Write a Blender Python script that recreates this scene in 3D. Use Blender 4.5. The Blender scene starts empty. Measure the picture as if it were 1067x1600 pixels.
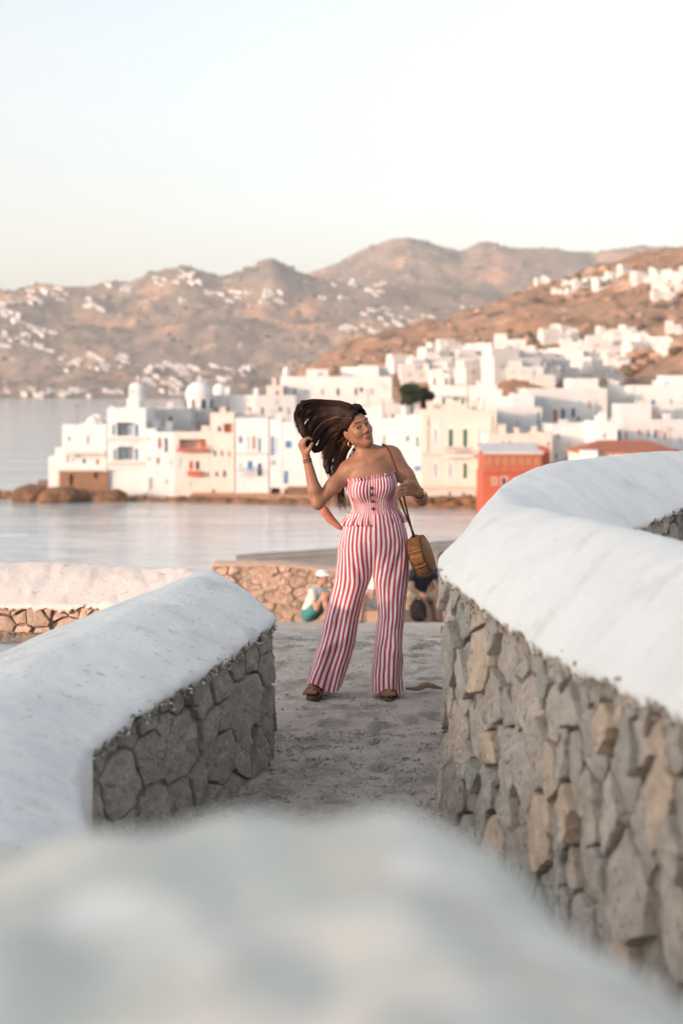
import bpy, bmesh, math, random
import numpy as np
from mathutils import Vector, Matrix, noise
random.seed(7); np.random.seed(7)
R = math.radians
SC = bpy.context.scene
COL = SC.collection

# ------------------------------------------------------------------ camera, sky, sun, exposure
F = 2222.0            # focal length in photograph pixels (50 mm on a 36 mm tall frame)
YH = 610.0            # eye level in the photograph
EYE = 1.72
SEA = -11.8
cam = bpy.data.cameras.new('camera'); cam_o = bpy.data.objects.new('camera', cam); COL.objects.link(cam_o)
cam.sensor_fit = 'VERTICAL'; cam.sensor_height = 36.0; cam.sensor_width = 24.0; cam.lens = 50.0
cam.shift_y = -(800.0 - YH) / 1600.0
cam.clip_start = 0.05; cam.clip_end = 30000
cam_o.location = (0, 0, EYE); cam_o.rotation_euler = (R(90), 0, 0)
cam.dof.use_dof = True; cam.dof.focus_distance = 7.9; cam.dof.aperture_fstop = 1.9
SC.camera = cam_o

SUN_EL, SUN_A = 8.0, 55.0     # elevation; azimuth: behind the camera to the left
w = bpy.data.worlds.new('World'); SC.world = w; w.use_nodes = True
nt = w.node_tree; nt.nodes.clear()
sky = nt.nodes.new('ShaderNodeTexSky'); sky.sky_type = 'NISHITA'; sky.sun_disc = False
sky.sun_elevation = R(SUN_EL); sky.sun_rotation = R(180 + SUN_A)
sky.altitude = 20; sky.air_density = 1.0; sky.dust_density = 2.4; sky.ozone_density = 1.2
hs = nt.nodes.new('ShaderNodeHueSaturation'); hs.inputs['Saturation'].default_value = 0.42
bg = nt.nodes.new('ShaderNodeBackground'); bg.inputs['Strength'].default_value = 0.15
out = nt.nodes.new('ShaderNodeOutputWorld')
wb = nt.nodes.new('ShaderNodeMix'); wb.data_type = 'RGBA'; wb.blend_type = 'MULTIPLY'; wb.inputs[0].default_value = 1.0; wb.inputs[7].default_value = (1.01, 1.0, 0.985, 1)
nt.links.new(sky.outputs[0], hs.inputs['Color']); nt.links.new(hs.outputs[0], wb.inputs[6]); nt.links.new(wb.outputs[2], bg.inputs[0]); nt.links.new(bg.outputs[0], out.inputs[0])

sl = bpy.data.lights.new('sun', 'SUN'); sl.energy = 2.3; sl.angle = R(0.53); sl.color = (1.0, 0.60, 0.41)
so = bpy.data.objects.new('sun', sl); COL.objects.link(so)
sdir = Vector((-math.sin(R(SUN_A)) * math.cos(R(SUN_EL)), -math.cos(R(SUN_A)) * math.cos(R(SUN_EL)), math.sin(R(SUN_EL))))
so.rotation_euler = sdir.to_track_quat('Z', 'Y').to_euler(); so.location = (-40, -28, 30)
SC.view_settings.view_transform = 'Standard'; SC.view_settings.look = 'None'
SC.view_settings.gamma = 1.0; SC.view_settings.use_curve_mapping = False
SC.view_settings.exposure = 1.66
SC.cycles.use_denoising = True
SC.cycles.max_bounces = 6; SC.cycles.volume_bounces = 0
SC.cycles.caustics_reflective = False; SC.cycles.caustics_refractive = False

# ------------------------------------------------------------------ helpers
def at(px, py, d):
    """a pixel of the photograph at distance d -> a point of the place"""
    return Vector(((px - 533.5) / F * d, d, EYE - (py - YH) / F * d))

def tag(o, label=None, cat=None, group=None, kind=None):
    if label: o['label'] = label
    if cat: o['category'] = cat
    if group: o['group'] = group
    if kind: o['kind'] = kind
    return o

def empty(name, loc=(0, 0, 0), rz=0.0, **k):
    o = bpy.data.objects.new(name, None); COL.objects.link(o)
    o.location = loc; o.rotation_euler = (0, 0, rz); o.empty_display_size = 0.2
    return tag(o, **k)

def link(name, me, mat=None, parent=None, loc=None, smooth=None):
    o = bpy.data.objects.new(name, me); COL.objects.link(o)
    if mat is not None and len(me.materials) == 0:
        for m_ in (mat if isinstance(mat, (list, tuple)) else [mat]): me.materials.append(m_)
    if parent is not None: o.parent = parent
    if loc is not None: o.location = loc
    if smooth is not None: me.polygons.foreach_set('use_smooth', [smooth] * len(me.polygons))
    return o

def mesh(name, V, Fs, smooth=False):
    me = bpy.data.meshes.new(name)
    if isinstance(Fs, np.ndarray):
        V = np.asarray(V, np.float32); n = len(Fs); k = Fs.shape[1]
        me.vertices.add(len(V)); me.vertices.foreach_set('co', V.ravel())
        me.loops.add(n * k); me.loops.foreach_set('vertex_index', Fs.astype(np.int32).ravel())
        me.polygons.add(n); me.polygons.foreach_set('loop_start', np.arange(0, n * k, k, dtype=np.int32))
        me.update(calc_edges=True); me.validate()
    else:
        me.from_pydata([tuple(v) for v in V], [], Fs); me.update()
    if smooth: me.polygons.foreach_set('use_smooth', [True] * len(me.polygons))
    return me

def obj(name, V, Fs, mat, parent=None, smooth=False, loc=None):
    return link(name, mesh(name, V, Fs, smooth), mat, parent, loc)

def grid_faces(nr, nc, closed=False, off=0):
    """quads of a grid of nr rows, nc columns"""
    i, j = np.meshgrid(np.arange(nr - 1), np.arange(nc if closed else nc - 1), indexing='ij')
    i = i.ravel(); j = j.ravel(); j2 = (j + 1) % nc
    return np.stack([i * nc + j, i * nc + j2, (i + 1) * nc + j2, (i + 1) * nc + j], 1) + off

class MB:
    """collects simple shapes into one mesh"""
    def __init__(s): s.V = []; s.F = []
    def box(s, x0, x1, y0, y1, z0, z1):
        b = len(s.V)
        s.V += [(x0, y0, z0), (x1, y0, z0), (x1, y1, z0), (x0, y1, z0), (x0, y0, z1), (x1, y0, z1), (x1, y1, z1), (x0, y1, z1)]
        s.F += [tuple(b + k for k in f) for f in ((0, 3, 2, 1), (4, 5, 6, 7), (0, 1, 5, 4), (1, 2, 6, 5), (2, 3, 7, 6), (3, 0, 4, 7))]
        return s
    def quad(s, *p):
        b = len(s.V); s.V += [tuple(q) for q in p]; s.F.append(tuple(range(b, b + len(p)))); return s
    def tube(s, pts, rad, n=8, cap=True):
        pts = [Vector(p) for p in pts]; m = len(pts)
        if not hasattr(rad, '__len__'): rad = [rad] * m
        b = len(s.V); up = None
        for i, p in enumerate(pts):
            t = (pts[min(i + 1, m - 1)] - pts[max(i - 1, 0)]).normalized()
            if up is None: up = t.orthogonal().normalized()
            up = (up - t * up.dot(t))
            up = up.normalized() if up.length > 1e-6 else t.orthogonal().normalized()
            sd = t.cross(up)
            for k in range(n):
                a = 2 * math.pi * k / n
                s.V.append(tuple(p + (up * math.cos(a) + sd * math.sin(a)) * rad[i]))
        for i in range(m - 1):
            for k in range(n):
                k2 = (k + 1) % n
                s.F.append((b + i * n + k, b + i * n + k2, b + (i + 1) * n + k2, b + (i + 1) * n + k))
        if cap:
            s.F.append(tuple(b + k for k in range(n))[::-1]); s.F.append(tuple(b + (m - 1) * n + k for k in range(n)))
        return s
    def lathe(s, prof, n=20, c=(0, 0, 0)):
        b = len(s.V)
        for r, z in prof:
            for k in range(n):
                a = 2 * math.pi * k / n; s.V.append((c[0] + r * math.cos(a), c[1] + r * math.sin(a), c[2] + z))
        for i in range(len(prof) - 1):
            for k in range(n):
                k2 = (k + 1) % n
                s.F.append((b + i * n + k, b + i * n + k2, b + (i + 1) * n + k2, b + (i + 1) * n + k))
        s.F.append(tuple(b + k for k in range(n))[::-1]); s.F.append(tuple(b + (len(prof) - 1) * n + k for k in range(n)))
        return s
    def build(s, name, mat, parent=None, smooth=False):
        return obj(name, s.V, s.F, mat, parent, smooth)

def catmull(P, n):
    """n points along a smooth curve through P, evenly spread by length"""
    P = np.array(P, float); Q = np.vstack([2 * P[0] - P[1], P, 2 * P[-1] - P[-2]]); o = []
    for i in range(1, len(Q) - 2):
        for t in np.linspace(0, 1, 24, endpoint=False):
            a, b, c, d = Q[i - 1], Q[i], Q[i + 1], Q[i + 2]
            o.append(.5 * (2 * b + (c - a) * t + (2 * a - 5 * b + 4 * c - d) * t * t + (3 * b - a - 3 * c + d) * t ** 3))
    o.append(P[-1]); o = np.array(o)
    L = np.r_[0, np.cumsum(np.linalg.norm(np.diff(o[:, :min(3, o.shape[1])], axis=0), axis=1))]
    u = np.linspace(0, L[-1], n)
    return np.stack([np.interp(u, L, o[:, k]) for k in range(o.shape[1])], 1)

def same_param(P, n):
    """n points along a smooth curve through P, evenly spread by control index"""
    P = np.array(P, float); Q = np.vstack([2 * P[0] - P[1], P, 2 * P[-1] - P[-2]]); o = []
    for T in np.linspace(0, len(P) - 1 - 1e-9, n):
        i = int(T) + 1; t = T - int(T); a, b, c, d = Q[i - 1], Q[i], Q[i + 1], Q[i + 2]
        o.append(.5 * (2 * b + (c - a) * t + (2 * a - 5 * b + 4 * c - d) * t * t + (3 * b - a - 3 * c + d) * t ** 3))
    return np.array(o)

def nz(x, y, z=0.0): return noise.noise((x, y, z))
def fbm(x, y, z=0.0, o=4, H=0.55):
    a = 1.0; s = 0.0; f = 1.0
    for _ in range(o):
        s += a * noise.noise((x * f, y * f, z + 7.3 * _)); a *= H; f *= 2.03
    return s

# ------------------------------------------------------------------ materials
def mat(name, col, rough=0.8, var=None, scale=8.0, bump=0.0, bscale=60.0, rand=None, detail=6.0, spec=0.3, contrast=(0.35, 0.65), extra=None, bdist=0.02, coord='Object'):
    """col -> var mottled by noise; rand: per-object value change; bump: fine relief"""
    m = bpy.data.materials.new(name); m.use_nodes = True; t = m.node_tree; N = t.nodes; L = t.links
    b = N['Principled BSDF']; b.inputs['Roughness'].default_value = rough; b.inputs['Specular IOR Level'].default_value = spec
    tc = N.new('ShaderNodeTexCoord'); src = tc.outputs[coord]
    def nn(sc, de=detail, ro=0.6):
        n = N.new('ShaderNodeTexNoise'); n.inputs['Scale'].default_value = sc; n.inputs['Detail'].default_value = de; n.inputs['Roughness'].default_value = ro
        L.new(src, n.inputs['Vector']); return n
    colour = None
    if var is not None:
        n = nn(scale); r = N.new('ShaderNodeValToRGB'); r.color_ramp.elements[0].position = contrast[0]; r.color_ramp.elements[1].position = contrast[1]
        r.color_ramp.elements[0].color = (*col, 1); r.color_ramp.elements[1].color = (*var, 1)
        L.new(n.outputs['Fac'], r.inputs[0]); colour = r.outputs[0]
    if extra is not None:                      # second layer: (colour, scale, lo, hi)
        for (c2, sc2, lo, hi) in extra:
            n = nn(sc2); r = N.new('ShaderNodeValToRGB'); r.color_ramp.elements[0].position = lo; r.color_ramp.elements[1].position = hi
            r.color_ramp.elements[0].color = (0, 0, 0, 1); r.color_ramp.elements[1].color = (1, 1, 1, 1)
            L.new(n.outputs['Fac'], r.inputs[0])
            mx = N.new('ShaderNodeMix'); mx.data_type = 'RGBA'
            L.new(r.outputs[0], mx.inputs[0])
            if colour is None: mx.inputs[6].default_value = (*col, 1)
            else: L.new(colour, mx.inputs[6])
            mx.inputs[7].default_value = (*c2, 1); colour = mx.outputs[2]
    if rand is not None:
        oi = N.new('ShaderNodeObjectInfo')
        rr = N.new('ShaderNodeValToRGB'); rr.color_ramp.interpolation = 'LINEAR'
        els = rr.color_ramp.elements
        els[0].position = 0; els[0].color = (*rand[0], 1); els[1].position = 1; els[1].color = (*rand[-1], 1)
        for i, c in enumerate(rand[1:-1]):
            e = els.new((i + 1) / (len(rand) - 1)); e.color = (*c, 1)
        L.new(oi.outputs['Random'], rr.inputs[0])
        mx = N.new('ShaderNodeMix'); mx.data_type = 'RGBA'; mx.blend_type = 'MULTIPLY'; mx.inputs[0].default_value = 1
        if colour is None: mx.inputs[6].default_value = (*col, 1)
        else: L.new(colour, mx.inputs[6])
        L.new(rr.outputs[0], mx.inputs[7]); colour = mx.outputs[2]
    if colour is None: b.inputs['Base Color'].default_value = (*col, 1)
    else: L.new(colour, b.inputs['Base Color'])
    if bump:
        n = nn(bscale, 8.0, 0.65); bp = N.new('ShaderNodeBump'); bp.inputs['Strength'].default_value = bump; bp.inputs['Distance'].default_value = bdist
        L.new(n.outputs['Fac'], bp.inputs['Height']); L.new(bp.outputs[0], b.inputs['Normal'])
    return m

M = {}
M['plaster'] = mat('whitewash', (0.80, 0.80, 0.79), 0.85, (0.74, 0.74, 0.73), 3.0, 0.25, 55, extra=[((0.52, 0.51, 0.49), 34, 0.66, 0.74), ((0.66, 0.655, 0.64), 5, 0.56, 0.72), ((0.45, 0.43, 0.40), 70, 0.68, 0.73)], bdist=0.01)
M['plaster_worn'] = mat('worn_whitewash', (0.70, 0.72, 0.72), 0.9, (0.80, 0.80, 0.79), 5.0, 0.5, 40,
                        extra=[((0.46, 0.45, 0.43), 26, 0.60, 0.72), ((0.62, 0.60, 0.56), 4, 0.55, 0.7)], bdist=0.012)
M['plaster_near'] = mat('patchy_whitewash', (0.68, 0.66, 0.60), 0.9, (0.38, 0.47, 0.455), 6.5, 0.4, 40, contrast=(0.44, 0.60), extra=[((0.66, 0.61, 0.54), 6.5, 0.50, 0.62), ((0.80, 0.79, 0.76), 9, 0.52, 0.66)], bdist=0.012)
STONE_R = [(0.50, 0.48, 0.47), (1.0, 0.95, 0.9), (0.85, 0.83, 0.80), (1.15, 0.98, 0.82), (0.75, 0.75, 0.74), (0.98, 0.93, 0.9), (0.70, 0.74, 0.72), (1.05, 0.99, 0.95)]
STONE_G = [(0.62, 0.61, 0.60), (1.0, 0.96, 0.92), (0.85, 0.84, 0.82), (0.75, 0.76, 0.75), (1.02, 0.98, 0.94), (0.70, 0.71, 0.69)]
M['stone'] = mat('rough_stone', (0.38, 0.36, 0.335), 0.92, (0.53, 0.505, 0.475), 16, 0.95, 38, rand=STONE_G, bdist=0.02,
                 extra=[((0.16, 0.145, 0.13), 46, 0.58, 0.70), ((0.46, 0.43, 0.40), 60, 0.60, 0.74)])
M['stone_pale'] = mat('pale_field_stone', (0.40, 0.37, 0.345), 0.92, (0.56, 0.52, 0.485), 11, 1.0, 30, rand=STONE_R, bdist=0.02,
                 extra=[((0.20, 0.18, 0.165), 30, 0.57, 0.70), ((0.62, 0.58, 0.54), 55, 0.60, 0.74), ((0.14, 0.125, 0.115), 85, 0.62, 0.70)])
M['mortar'] = mat('mortar', (0.22, 0.20, 0.18), 0.95, (0.34, 0.31, 0.28), 25, 0.9, 60, bdist=0.02, extra=[((0.10, 0.09, 0.08), 40, 0.55, 0.68)])
M['warm_stone'] = mat('warm_stone', (0.42, 0.33, 0.27), 0.9, (0.52, 0.42, 0.35), 9, 0.5, 30, rand=[(0.75, 0.72, 0.7), (1.1, 1.0, 0.95), (0.9, 0.85, 0.82), (1.2, 1.1, 1.05)])
M['dirt'] = mat('dirt', (0.60, 0.53, 0.47), 0.95, (0.70, 0.63, 0.57), 1.6, 1.0, 45, bdist=0.03,
                extra=[((0.30, 0.27, 0.245), 22, 0.60, 0.76), ((0.66, 0.62, 0.58), 80, 0.62, 0.72), ((0.37, 0.325, 0.285), 4.5, 0.48, 0.62)])
M['pebble'] = mat('pebble', (0.34, 0.315, 0.29), 0.9, (0.54, 0.50, 0.47), 40, 0.4, 90)
M['white'] = mat('village_white', (0.68, 0.68, 0.68), 0.85, (0.62, 0.62, 0.62), 0.6, 0.15, 6, extra=[((0.50, 0.40, 0.32), 0.35, 0.60, 0.74), ((0.45, 0.43, 0.40), 1.6, 0.64, 0.72)])
M['cream'] = mat('village_cream', (0.66, 0.59, 0.54), 0.85, (0.60, 0.53, 0.48), 0.5, 0.1, 6)
M['pinkish'] = mat('village_pink', (0.74, 0.58, 0.50), 0.85, (0.66, 0.50, 0.43), 0.7, 0.1, 6)
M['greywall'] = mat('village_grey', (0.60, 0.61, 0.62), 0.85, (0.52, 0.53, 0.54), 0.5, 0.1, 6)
M['brickred'] = mat('red_paint', (0.47, 0.11, 0.06), 0.7, (0.38, 0.09, 0.05), 0.8, 0.1, 8)
M['redwood'] = mat('red_wood', (0.42, 0.12, 0.07), 0.7, (0.32, 0.09, 0.05), 2.0, 0.1, 8)
M['rooftile'] = mat('roof_tile', (0.40, 0.15, 0.09), 0.85, (0.30, 0.12, 0.08), 2.0, 0.3, 12)
M['brownstone'] = mat('brown_rubble', (0.28, 0.17, 0.11), 0.95, (0.20, 0.13, 0.09), 1.2, 0.6, 5, rand=[(0.75, 0.75, 0.75), (1.2, 1.1, 1.0)])
M['rock'] = mat('shore_rock', (0.24, 0.14, 0.08), 0.9, (0.11, 0.075, 0.05), 0.7, 0.8, 3, rand=[(0.7, 0.7, 0.7), (1.35, 1.15, 1.0)])
PANE = {'blue': (0.06, 0.20, 0.42), 'navy': (0.03, 0.07, 0.16), 'teal': (0.12, 0.27, 0.31), 'green': (0.03, 0.13, 0.09), 'dark': (0.03, 0.03, 0.035),
        'brown': (0.22, 0.09, 0.045), 'red': (0.50, 0.11, 0.06), 'grey': (0.36, 0.40, 0.45), 'pale': (0.46, 0.56, 0.64), 'wood': (0.35, 0.16, 0.08)}
for k, c in PANE.items(): M['p_' + k] = mat('painted_' + k, c, 0.45, spec=0.5)
M['hill_white'] = mat('hill_house_white', (0.60, 0.59, 0.58), 0.9, (0.52, 0.51, 0.50), 0.3)
M['trim'] = mat('trim_white', (0.78, 0.76, 0.73), 0.7)
M['iron'] = mat('dark_iron', (0.05, 0.05, 0.055), 0.6)
M['concrete'] = mat('grey_concrete', (0.24, 0.24, 0.235), 0.9, (0.18, 0.18, 0.18), 1.2, 0.3, 15)
M['thatch'] = mat('thatch', (0.20, 0.16, 0.11), 0.95, (0.13, 0.10, 0.07), 6, 0.6, 30)
M['timber'] = mat('timber', (0.16, 0.11, 0.07), 0.8, (0.10, 0.07, 0.05), 4, 0.2, 30)
M['leaf'] = mat('dark_leaf', (0.045, 0.06, 0.03), 0.7, rand=[(0.8, 0.8, 0.8), (1.2, 1.2, 1.2)], spec=0.2)
M['bark'] = mat('bark', (0.12, 0.09, 0.06), 0.9, bump=0.5, bscale=8)
HILLX = [((0.19, 0.165, 0.14), 0.008, 0.46, 0.56), ((0.46, 0.29, 0.195), 0.006, 0.53, 0.63), ((0.13, 0.125, 0.105), 0.018, 0.54, 0.64), ((0.48, 0.38, 0.30), 0.03, 0.60, 0.68)]
M['hill'] = mat('dry_hillside', (0.30, 0.235, 0.185), 0.95, (0.24, 0.195, 0.16), 0.004, 0.9, 0.02, extra=HILLX, bdist=14)
HILLN = [((0.34, 0.20, 0.13), 0.02, 0.45, 0.62), ((0.11, 0.09, 0.07), 0.055, 0.55, 0.63), ((0.50, 0.34, 0.25), 0.075, 0.57, 0.66)]
M['hill_near'] = mat('rocky_hillside', (0.34, 0.225, 0.16), 0.95, (0.27, 0.175, 0.12), 0.012, 0.9, 0.08, extra=HILLN, bdist=5)

def sea_material():
    m = bpy.data.materials.new('sea_water'); m.use_nodes = True; t = m.node_tree; N = t.nodes; L = t.links
    b = N['Principled BSDF']; b.inputs['Base Color'].default_value = (0.53, 0.61, 0.65, 1); b.inputs['Roughness'].default_value = 0.1
    b.inputs['IOR'].default_value = 1.33; b.inputs['Specular IOR Level'].default_value = 0.5
    tc = N.new('ShaderNodeTexCoord'); mp = N.new('ShaderNodeMapping'); mp.inputs['Scale'].default_value = (0.35, 1.0, 1)
    L.new(tc.outputs['Object'], mp.inputs[0])
    a = N.new('ShaderNodeTexNoise'); a.inputs['Scale'].default_value = 0.55; a.inputs['Detail'].default_value = 5
    c = N.new('ShaderNodeTexNoise'); c.inputs['Scale'].default_value = 0.06; c.inputs['Detail'].default_value = 3
    L.new(mp.outputs[0], a.inputs['Vector']); L.new(mp.outputs[0], c.inputs['Vector'])
    b1 = N.new('ShaderNodeBump'); b1.inputs['Strength'].default_value = 0.5; b1.inputs['Distance'].default_value = 0.4
    b2 = N.new('ShaderNodeBump'); b2.inputs['Strength'].default_value = 0.4; b2.inputs['Distance'].default_value = 1.0
    L.new(a.outputs['Fac'], b1.inputs['Height']); L.new(c.outputs['Fac'], b2.inputs['Height']); L.new(b2.outputs[0], b1.inputs['Normal'])
    L.new(b1.outputs[0], b.inputs['Normal'])
    return m
M['sea'] = sea_material()

# ------------------------------------------------------------------ sea, ground, hills
sea_v = []
ra = [20, 60, 150, 300, 600, 1200, 2500, 5400]
for r in ra:
    for k in range(64):
        a = 2 * math.pi * k / 64; sea_v.append((r * math.cos(a), 60 + r * math.sin(a), SEA))
sf = grid_faces(len(ra), 64, True)
sea_o = obj('sea', sea_v, [tuple(f) for f in sf.tolist()] + [tuple(range(64))], M['sea']); tag(sea_o, kind='structure')

def ground_z(x, y):
    z = 0.0
    if y > 9.6: z -= 0.152 * (y - 9.6) - 0.152 * 0.5 * min(1, y - 9.6) ** 0 * 0
    if y > 27: z -= 0.35 * (y - 27)
    if x < -1.2 and y > 11.4: z -= 0.5 * (y - 11.4) * min(1.0, (-1.2 - x) / 1.2)
    m = max(0.0, abs(x - 5) - 32); z -= 0.6 * m
    if y < -45: z -= 0.6 * (-45 - y)
    return max(z, SEA - 3)
def spaced(lo, a, b, hi, step, grow):
    m = list(np.arange(a, b + 1e-6, step)); s = step; x = b
    while x < hi: s *= grow; x += s; m.append(min(x, hi))
    s = step; x = a
    while x > lo: s *= grow; x -= s; m.insert(0, max(x, lo))
    return m
gx = spaced(-75, -1.3, 1.5, 85, 0.022, 1.13); gy = spaced(-75, 4.6, 11.4, 75, 0.026, 1.12)
GV = []
for y in gy:
    for x in gx:
        z = ground_z(x, y)
        if -4 < x < 5 and 2 < y < 16:
            z += (.006 * max(0, 7.4 - y) * fbm(x * 34, y * 34, 2, 2) if y > 4 else 0) + 0.022 * fbm(x * 1.7, y * 1.7, 0, 3) + 0.018 * fbm(x * 6, y * 8, 3, 4) + 0.014 * max(0, fbm(x * 24, y * 20, 5, 2) - .12) + 0.02 * max(0, fbm(x * 9, y * 9, 9, 2) - .35)
            # a shallow scour in front of the feet
            q = ((x - 0.0) / .13) ** 2 + ((y - 7.2) / .16) ** 2
            z -= 0.030 * math.exp(-q * 1.2) * (1 + .5 * nz(x * 20, y * 20))
        GV.append((x, y, z))
g = obj('ground', GV, grid_faces(len(gy), len(gx)), M['dirt'], smooth=True); tag(g, kind='structure')

# loose gravel and pebbles on the path
def pebble_field(name, spots, mt, lab=None):
    t = (1 + 5 ** .5) / 2
    B = np.array([(-1, t, 0), (1, t, 0), (-1, -t, 0), (1, -t, 0), (0, -1, t), (0, 1, t), (0, -1, -t), (0, 1, -t), (t, 0, -1), (t, 0, 1), (-t, 0, -1), (-t, 0, 1)]) / 1.9
    BF = np.array([(0, 11, 5), (0, 5, 1), (0, 1, 7), (0, 7, 10), (0, 10, 11), (1, 5, 9), (5, 11, 4), (11, 10, 2), (10, 7, 6), (7, 1, 8), (3, 9, 4), (3, 4, 2), (3, 2, 6), (3, 6, 8), (3, 8, 9), (4, 9, 5), (2, 4, 11), (6, 2, 10), (8, 6, 7), (9, 8, 1)])
    VV = []; FF = []
    for i, (x, y, z, s) in enumerate(spots):
        q = B * (np.array([1, random.uniform(.6, 1), random.uniform(.35, .7)]) * s) * np.random.uniform(.75, 1.2, (12, 1))
        a = random.uniform(0, 6.28); c, sn = math.cos(a), math.sin(a)
        q = np.stack([q[:, 0] * c - q[:, 1] * sn + x, q[:, 0] * sn + q[:, 1] * c + y, q[:, 2] + z], 1)
        VV.append(q); FF.append(BF + 12 * i)
    return obj(name, np.vstack(VV), np.vstack(FF), mt)
sp = []
for _ in range(14000):
    y = random.uniform(4.7, 11) if random.random() < .25 else random.uniform(4.7, 7.2)
    x = random.uniform(-1.0, 0.9) if y < 7 else random.uniform(-1.2, 1.0)
    s = random.choice([.003, .004, .004, .005, .007, .012]) * random.uniform(.7, 1.2)
    if y > 7.2: s *= 1.0
    sp.append((x, y, ground_z(x, y) + s * .2 + 0.02 * fbm(x * 1.7, y * 1.7, 0, 3), s))
tag(pebble_field('gravel', sp, M['pebble']), 'loose grey grit scattered over the dirt path', 'gravel', kind='stuff')

# terrain behind the bay, described by how high each distance stands above the eye
def terrain(name, px, rows, mt, n_x, n_d, amp, sc, kind='structure'):
    ds = [r[0] for r in rows]
    prof = [np.interp(px, [p[0] for p in r[1]], [p[1] for p in r[1]]) for r in rows]
    Zr = np.array([EYE - (p - YH) / F * d for p, d in zip(prof, ds)])
    V = np.zeros((n_d, n_x, 3)); pts = np.linspace(px[0], px[-1], n_x); dd = np.linspace(0, 1, n_d)
    dist = ds[0] * (ds[-1] / ds[0]) ** dd
    for i, d in enumerate(dist):
        k = min(max(np.searchsorted(ds, d) - 1, 0), len(ds) - 2); t = (d - ds[k]) / (ds[k + 1] - ds[k]); t = t * t * (3 - 2 * t)
        zc = Zr[k] * (1 - t) + Zr[k + 1] * t
        for j, p in enumerate(pts):
            x = (p - 533.5) / F * d; z = np.interp(p, px, zc)
            h = max(0.0, min(1.0, (z - SEA) / (amp * 2.2)))
            rid = 1 - abs(fbm(x / sc, d / sc, 1.5, 2)) * 2
            z += h * amp * (fbm(x / sc, d / sc, 0, 6, .58) * .9 + .35 * rid)
            V[i, j] = (x, d, z)
    o = obj(name, V.reshape(-1, 3), grid_faces(n_d, n_x), mt, smooth=True); tag(o, kind=kind)
    Y = YH - (V[:, :, 2] - EYE) * F / V[:, :, 1]
    return pts, dist, V, Y
def on_terrain(T, px, py):
    """first point of the terrain, seen from the eye, at that pixel"""
    pts, dist, V, Y = T
    j = int(np.clip(np.searchsorted(pts, px), 1, len(pts) - 1)); col = Y[:, j]
    best = 1e9
    for i in range(len(col)):
        if col[i] <= py and col[i] < best: return V[i, j]
        best = min(best, col[i])
    return None
LEFT = [(-900, 470), (-300, 462), (0, 455), (60, 447), (100, 455), (200, 447), (240, 433), (290, 420), (340, 428), (400, 413), (425, 404), (445, 415), (475, 428), (560, 446), (650, 455), (760, 465), (900, 475), (1067, 480), (1900, 470)]
MOUNT = [(-900, 560), (300, 520), (440, 450), (475, 430), (530, 413), (580, 390), (610, 378), (640, 371), (665, 376), (690, 387), (720, 393), (750, 380), (780, 383), (800, 384), (830, 387), (870, 393), (930, 396), (985, 389), (1067, 392), (1300, 400), (1900, 420)]
def flat(v): return [(-900, v), (1900, v)]
far_px = np.array(sorted(set([p[0] for p in LEFT] + [p[0] for p in MOUNT])), float)
T_far = terrain('far_hills', far_px, [(2200, flat(640)), (2400, flat(622)), (2600, [(-900, 585), (0, 588), (200, 580), (400, 588), (700, 560), (1900, 560)]),
    (2850, [(-900, 520), (0, 500), (200, 520), (330, 500), (470, 505), (700, 500), (1900, 500)]), (3150, LEFT),
    (3500, [(p, y + 40) for p, y in LEFT]), (4100, MOUNT), (5200, flat(560))], M['hill'], 640, 400, 15, 190)
RIDGE = [(-900, 760), (380, 700), (420, 660), (440, 602), (500, 565), (600, 533), (650, 520), (700, 505), (760, 490), (800, 470), (830, 453), (880, 440), (950, 425), (1000, 410), (1067, 395), (1300, 340), (1900, 300)]
near_px = np.array([p[0] for p in RIDGE], float)
T_near = terrain('near_hill', near_px, [(215, flat(760)), (300, [(-900, 790), (380, 790), (440, 690), (600, 618), (800, 612), (950, 608), (1010, 600), (1067, 590), (1300, 570), (1900, 560)]),
    (370, [(-900, 790), (380, 790), (440, 660), (600, 606), (800, 602), (950, 596), (1000, 575), (1040, 552), (1067, 536), (1300, 480), (1900, 430)]),
    (450, [(-900, 790), (380, 790), (440, 640), (600, 600), (800, 592), (950, 580), (1067, 548), (1300, 500), (1900, 450)]),
    (620, [(-900, 790), (380, 790), (440, 625), (600, 585), (700, 560), (800, 540), (950, 515), (1067, 490), (1300, 440), (1900, 400)]),
    (900, RIDGE), (1150, [(p, y + 60) for p, y in RIDGE])], M['hill_near'], 460, 300, 7.5, 55)

# village ground: a low tongue of land rising away from the water
VG = []; nvx, nvd = 60, 26
for i in range(nvd):
    for j in range(nvx):
        px = 60 + (1500 - 60) * j / (nvx - 1); dm = 178 - 16 * min(1, (px - 60) / 700)
        d = dm + 2 + (300 - dm) * (i / (nvd - 1)) ** 1.3
        if px < 240: d = min(d, dm + 2 + 14 * (i / (nvd - 1)))
        z = SEA + 1.0 + max(0, d - dm - 6) * (0.035 + .035 * min(1, max(0, (px - 240) / 300)))
        VG.append(((px - 533.5) / F * d, d, z))
vf = grid_faces(nvd, nvx).tolist(); base = len(VG)
VG += [(VG[j][0], VG[j][1] - .6, SEA - 1.5) for j in range(nvx)]
vf += [[base + j, base + j + 1, j + 1, j] for j in range(nvx - 1)]
VG += [(VG[i * nvx][0] - .6, VG[i * nvx][1], SEA - 1.5) for i in range(nvd)]; b2 = base + nvx
vf += [[b2 + i, i * nvx, (i + 1) * nvx, b2 + i + 1] for i in range(nvd - 1)]
tag(obj('village_ground', VG, [tuple(f) for f in vf], M['hill_near']), kind='structure')
def village_z(px, d):
    dm = 178 - 16 * min(1, max(0, (px - 60) / 700))
    return SEA + 1.0 + max(0, d - dm - 6) * (0.035 + .035 * min(1, max(0, (px - 240) / 300)))

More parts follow.
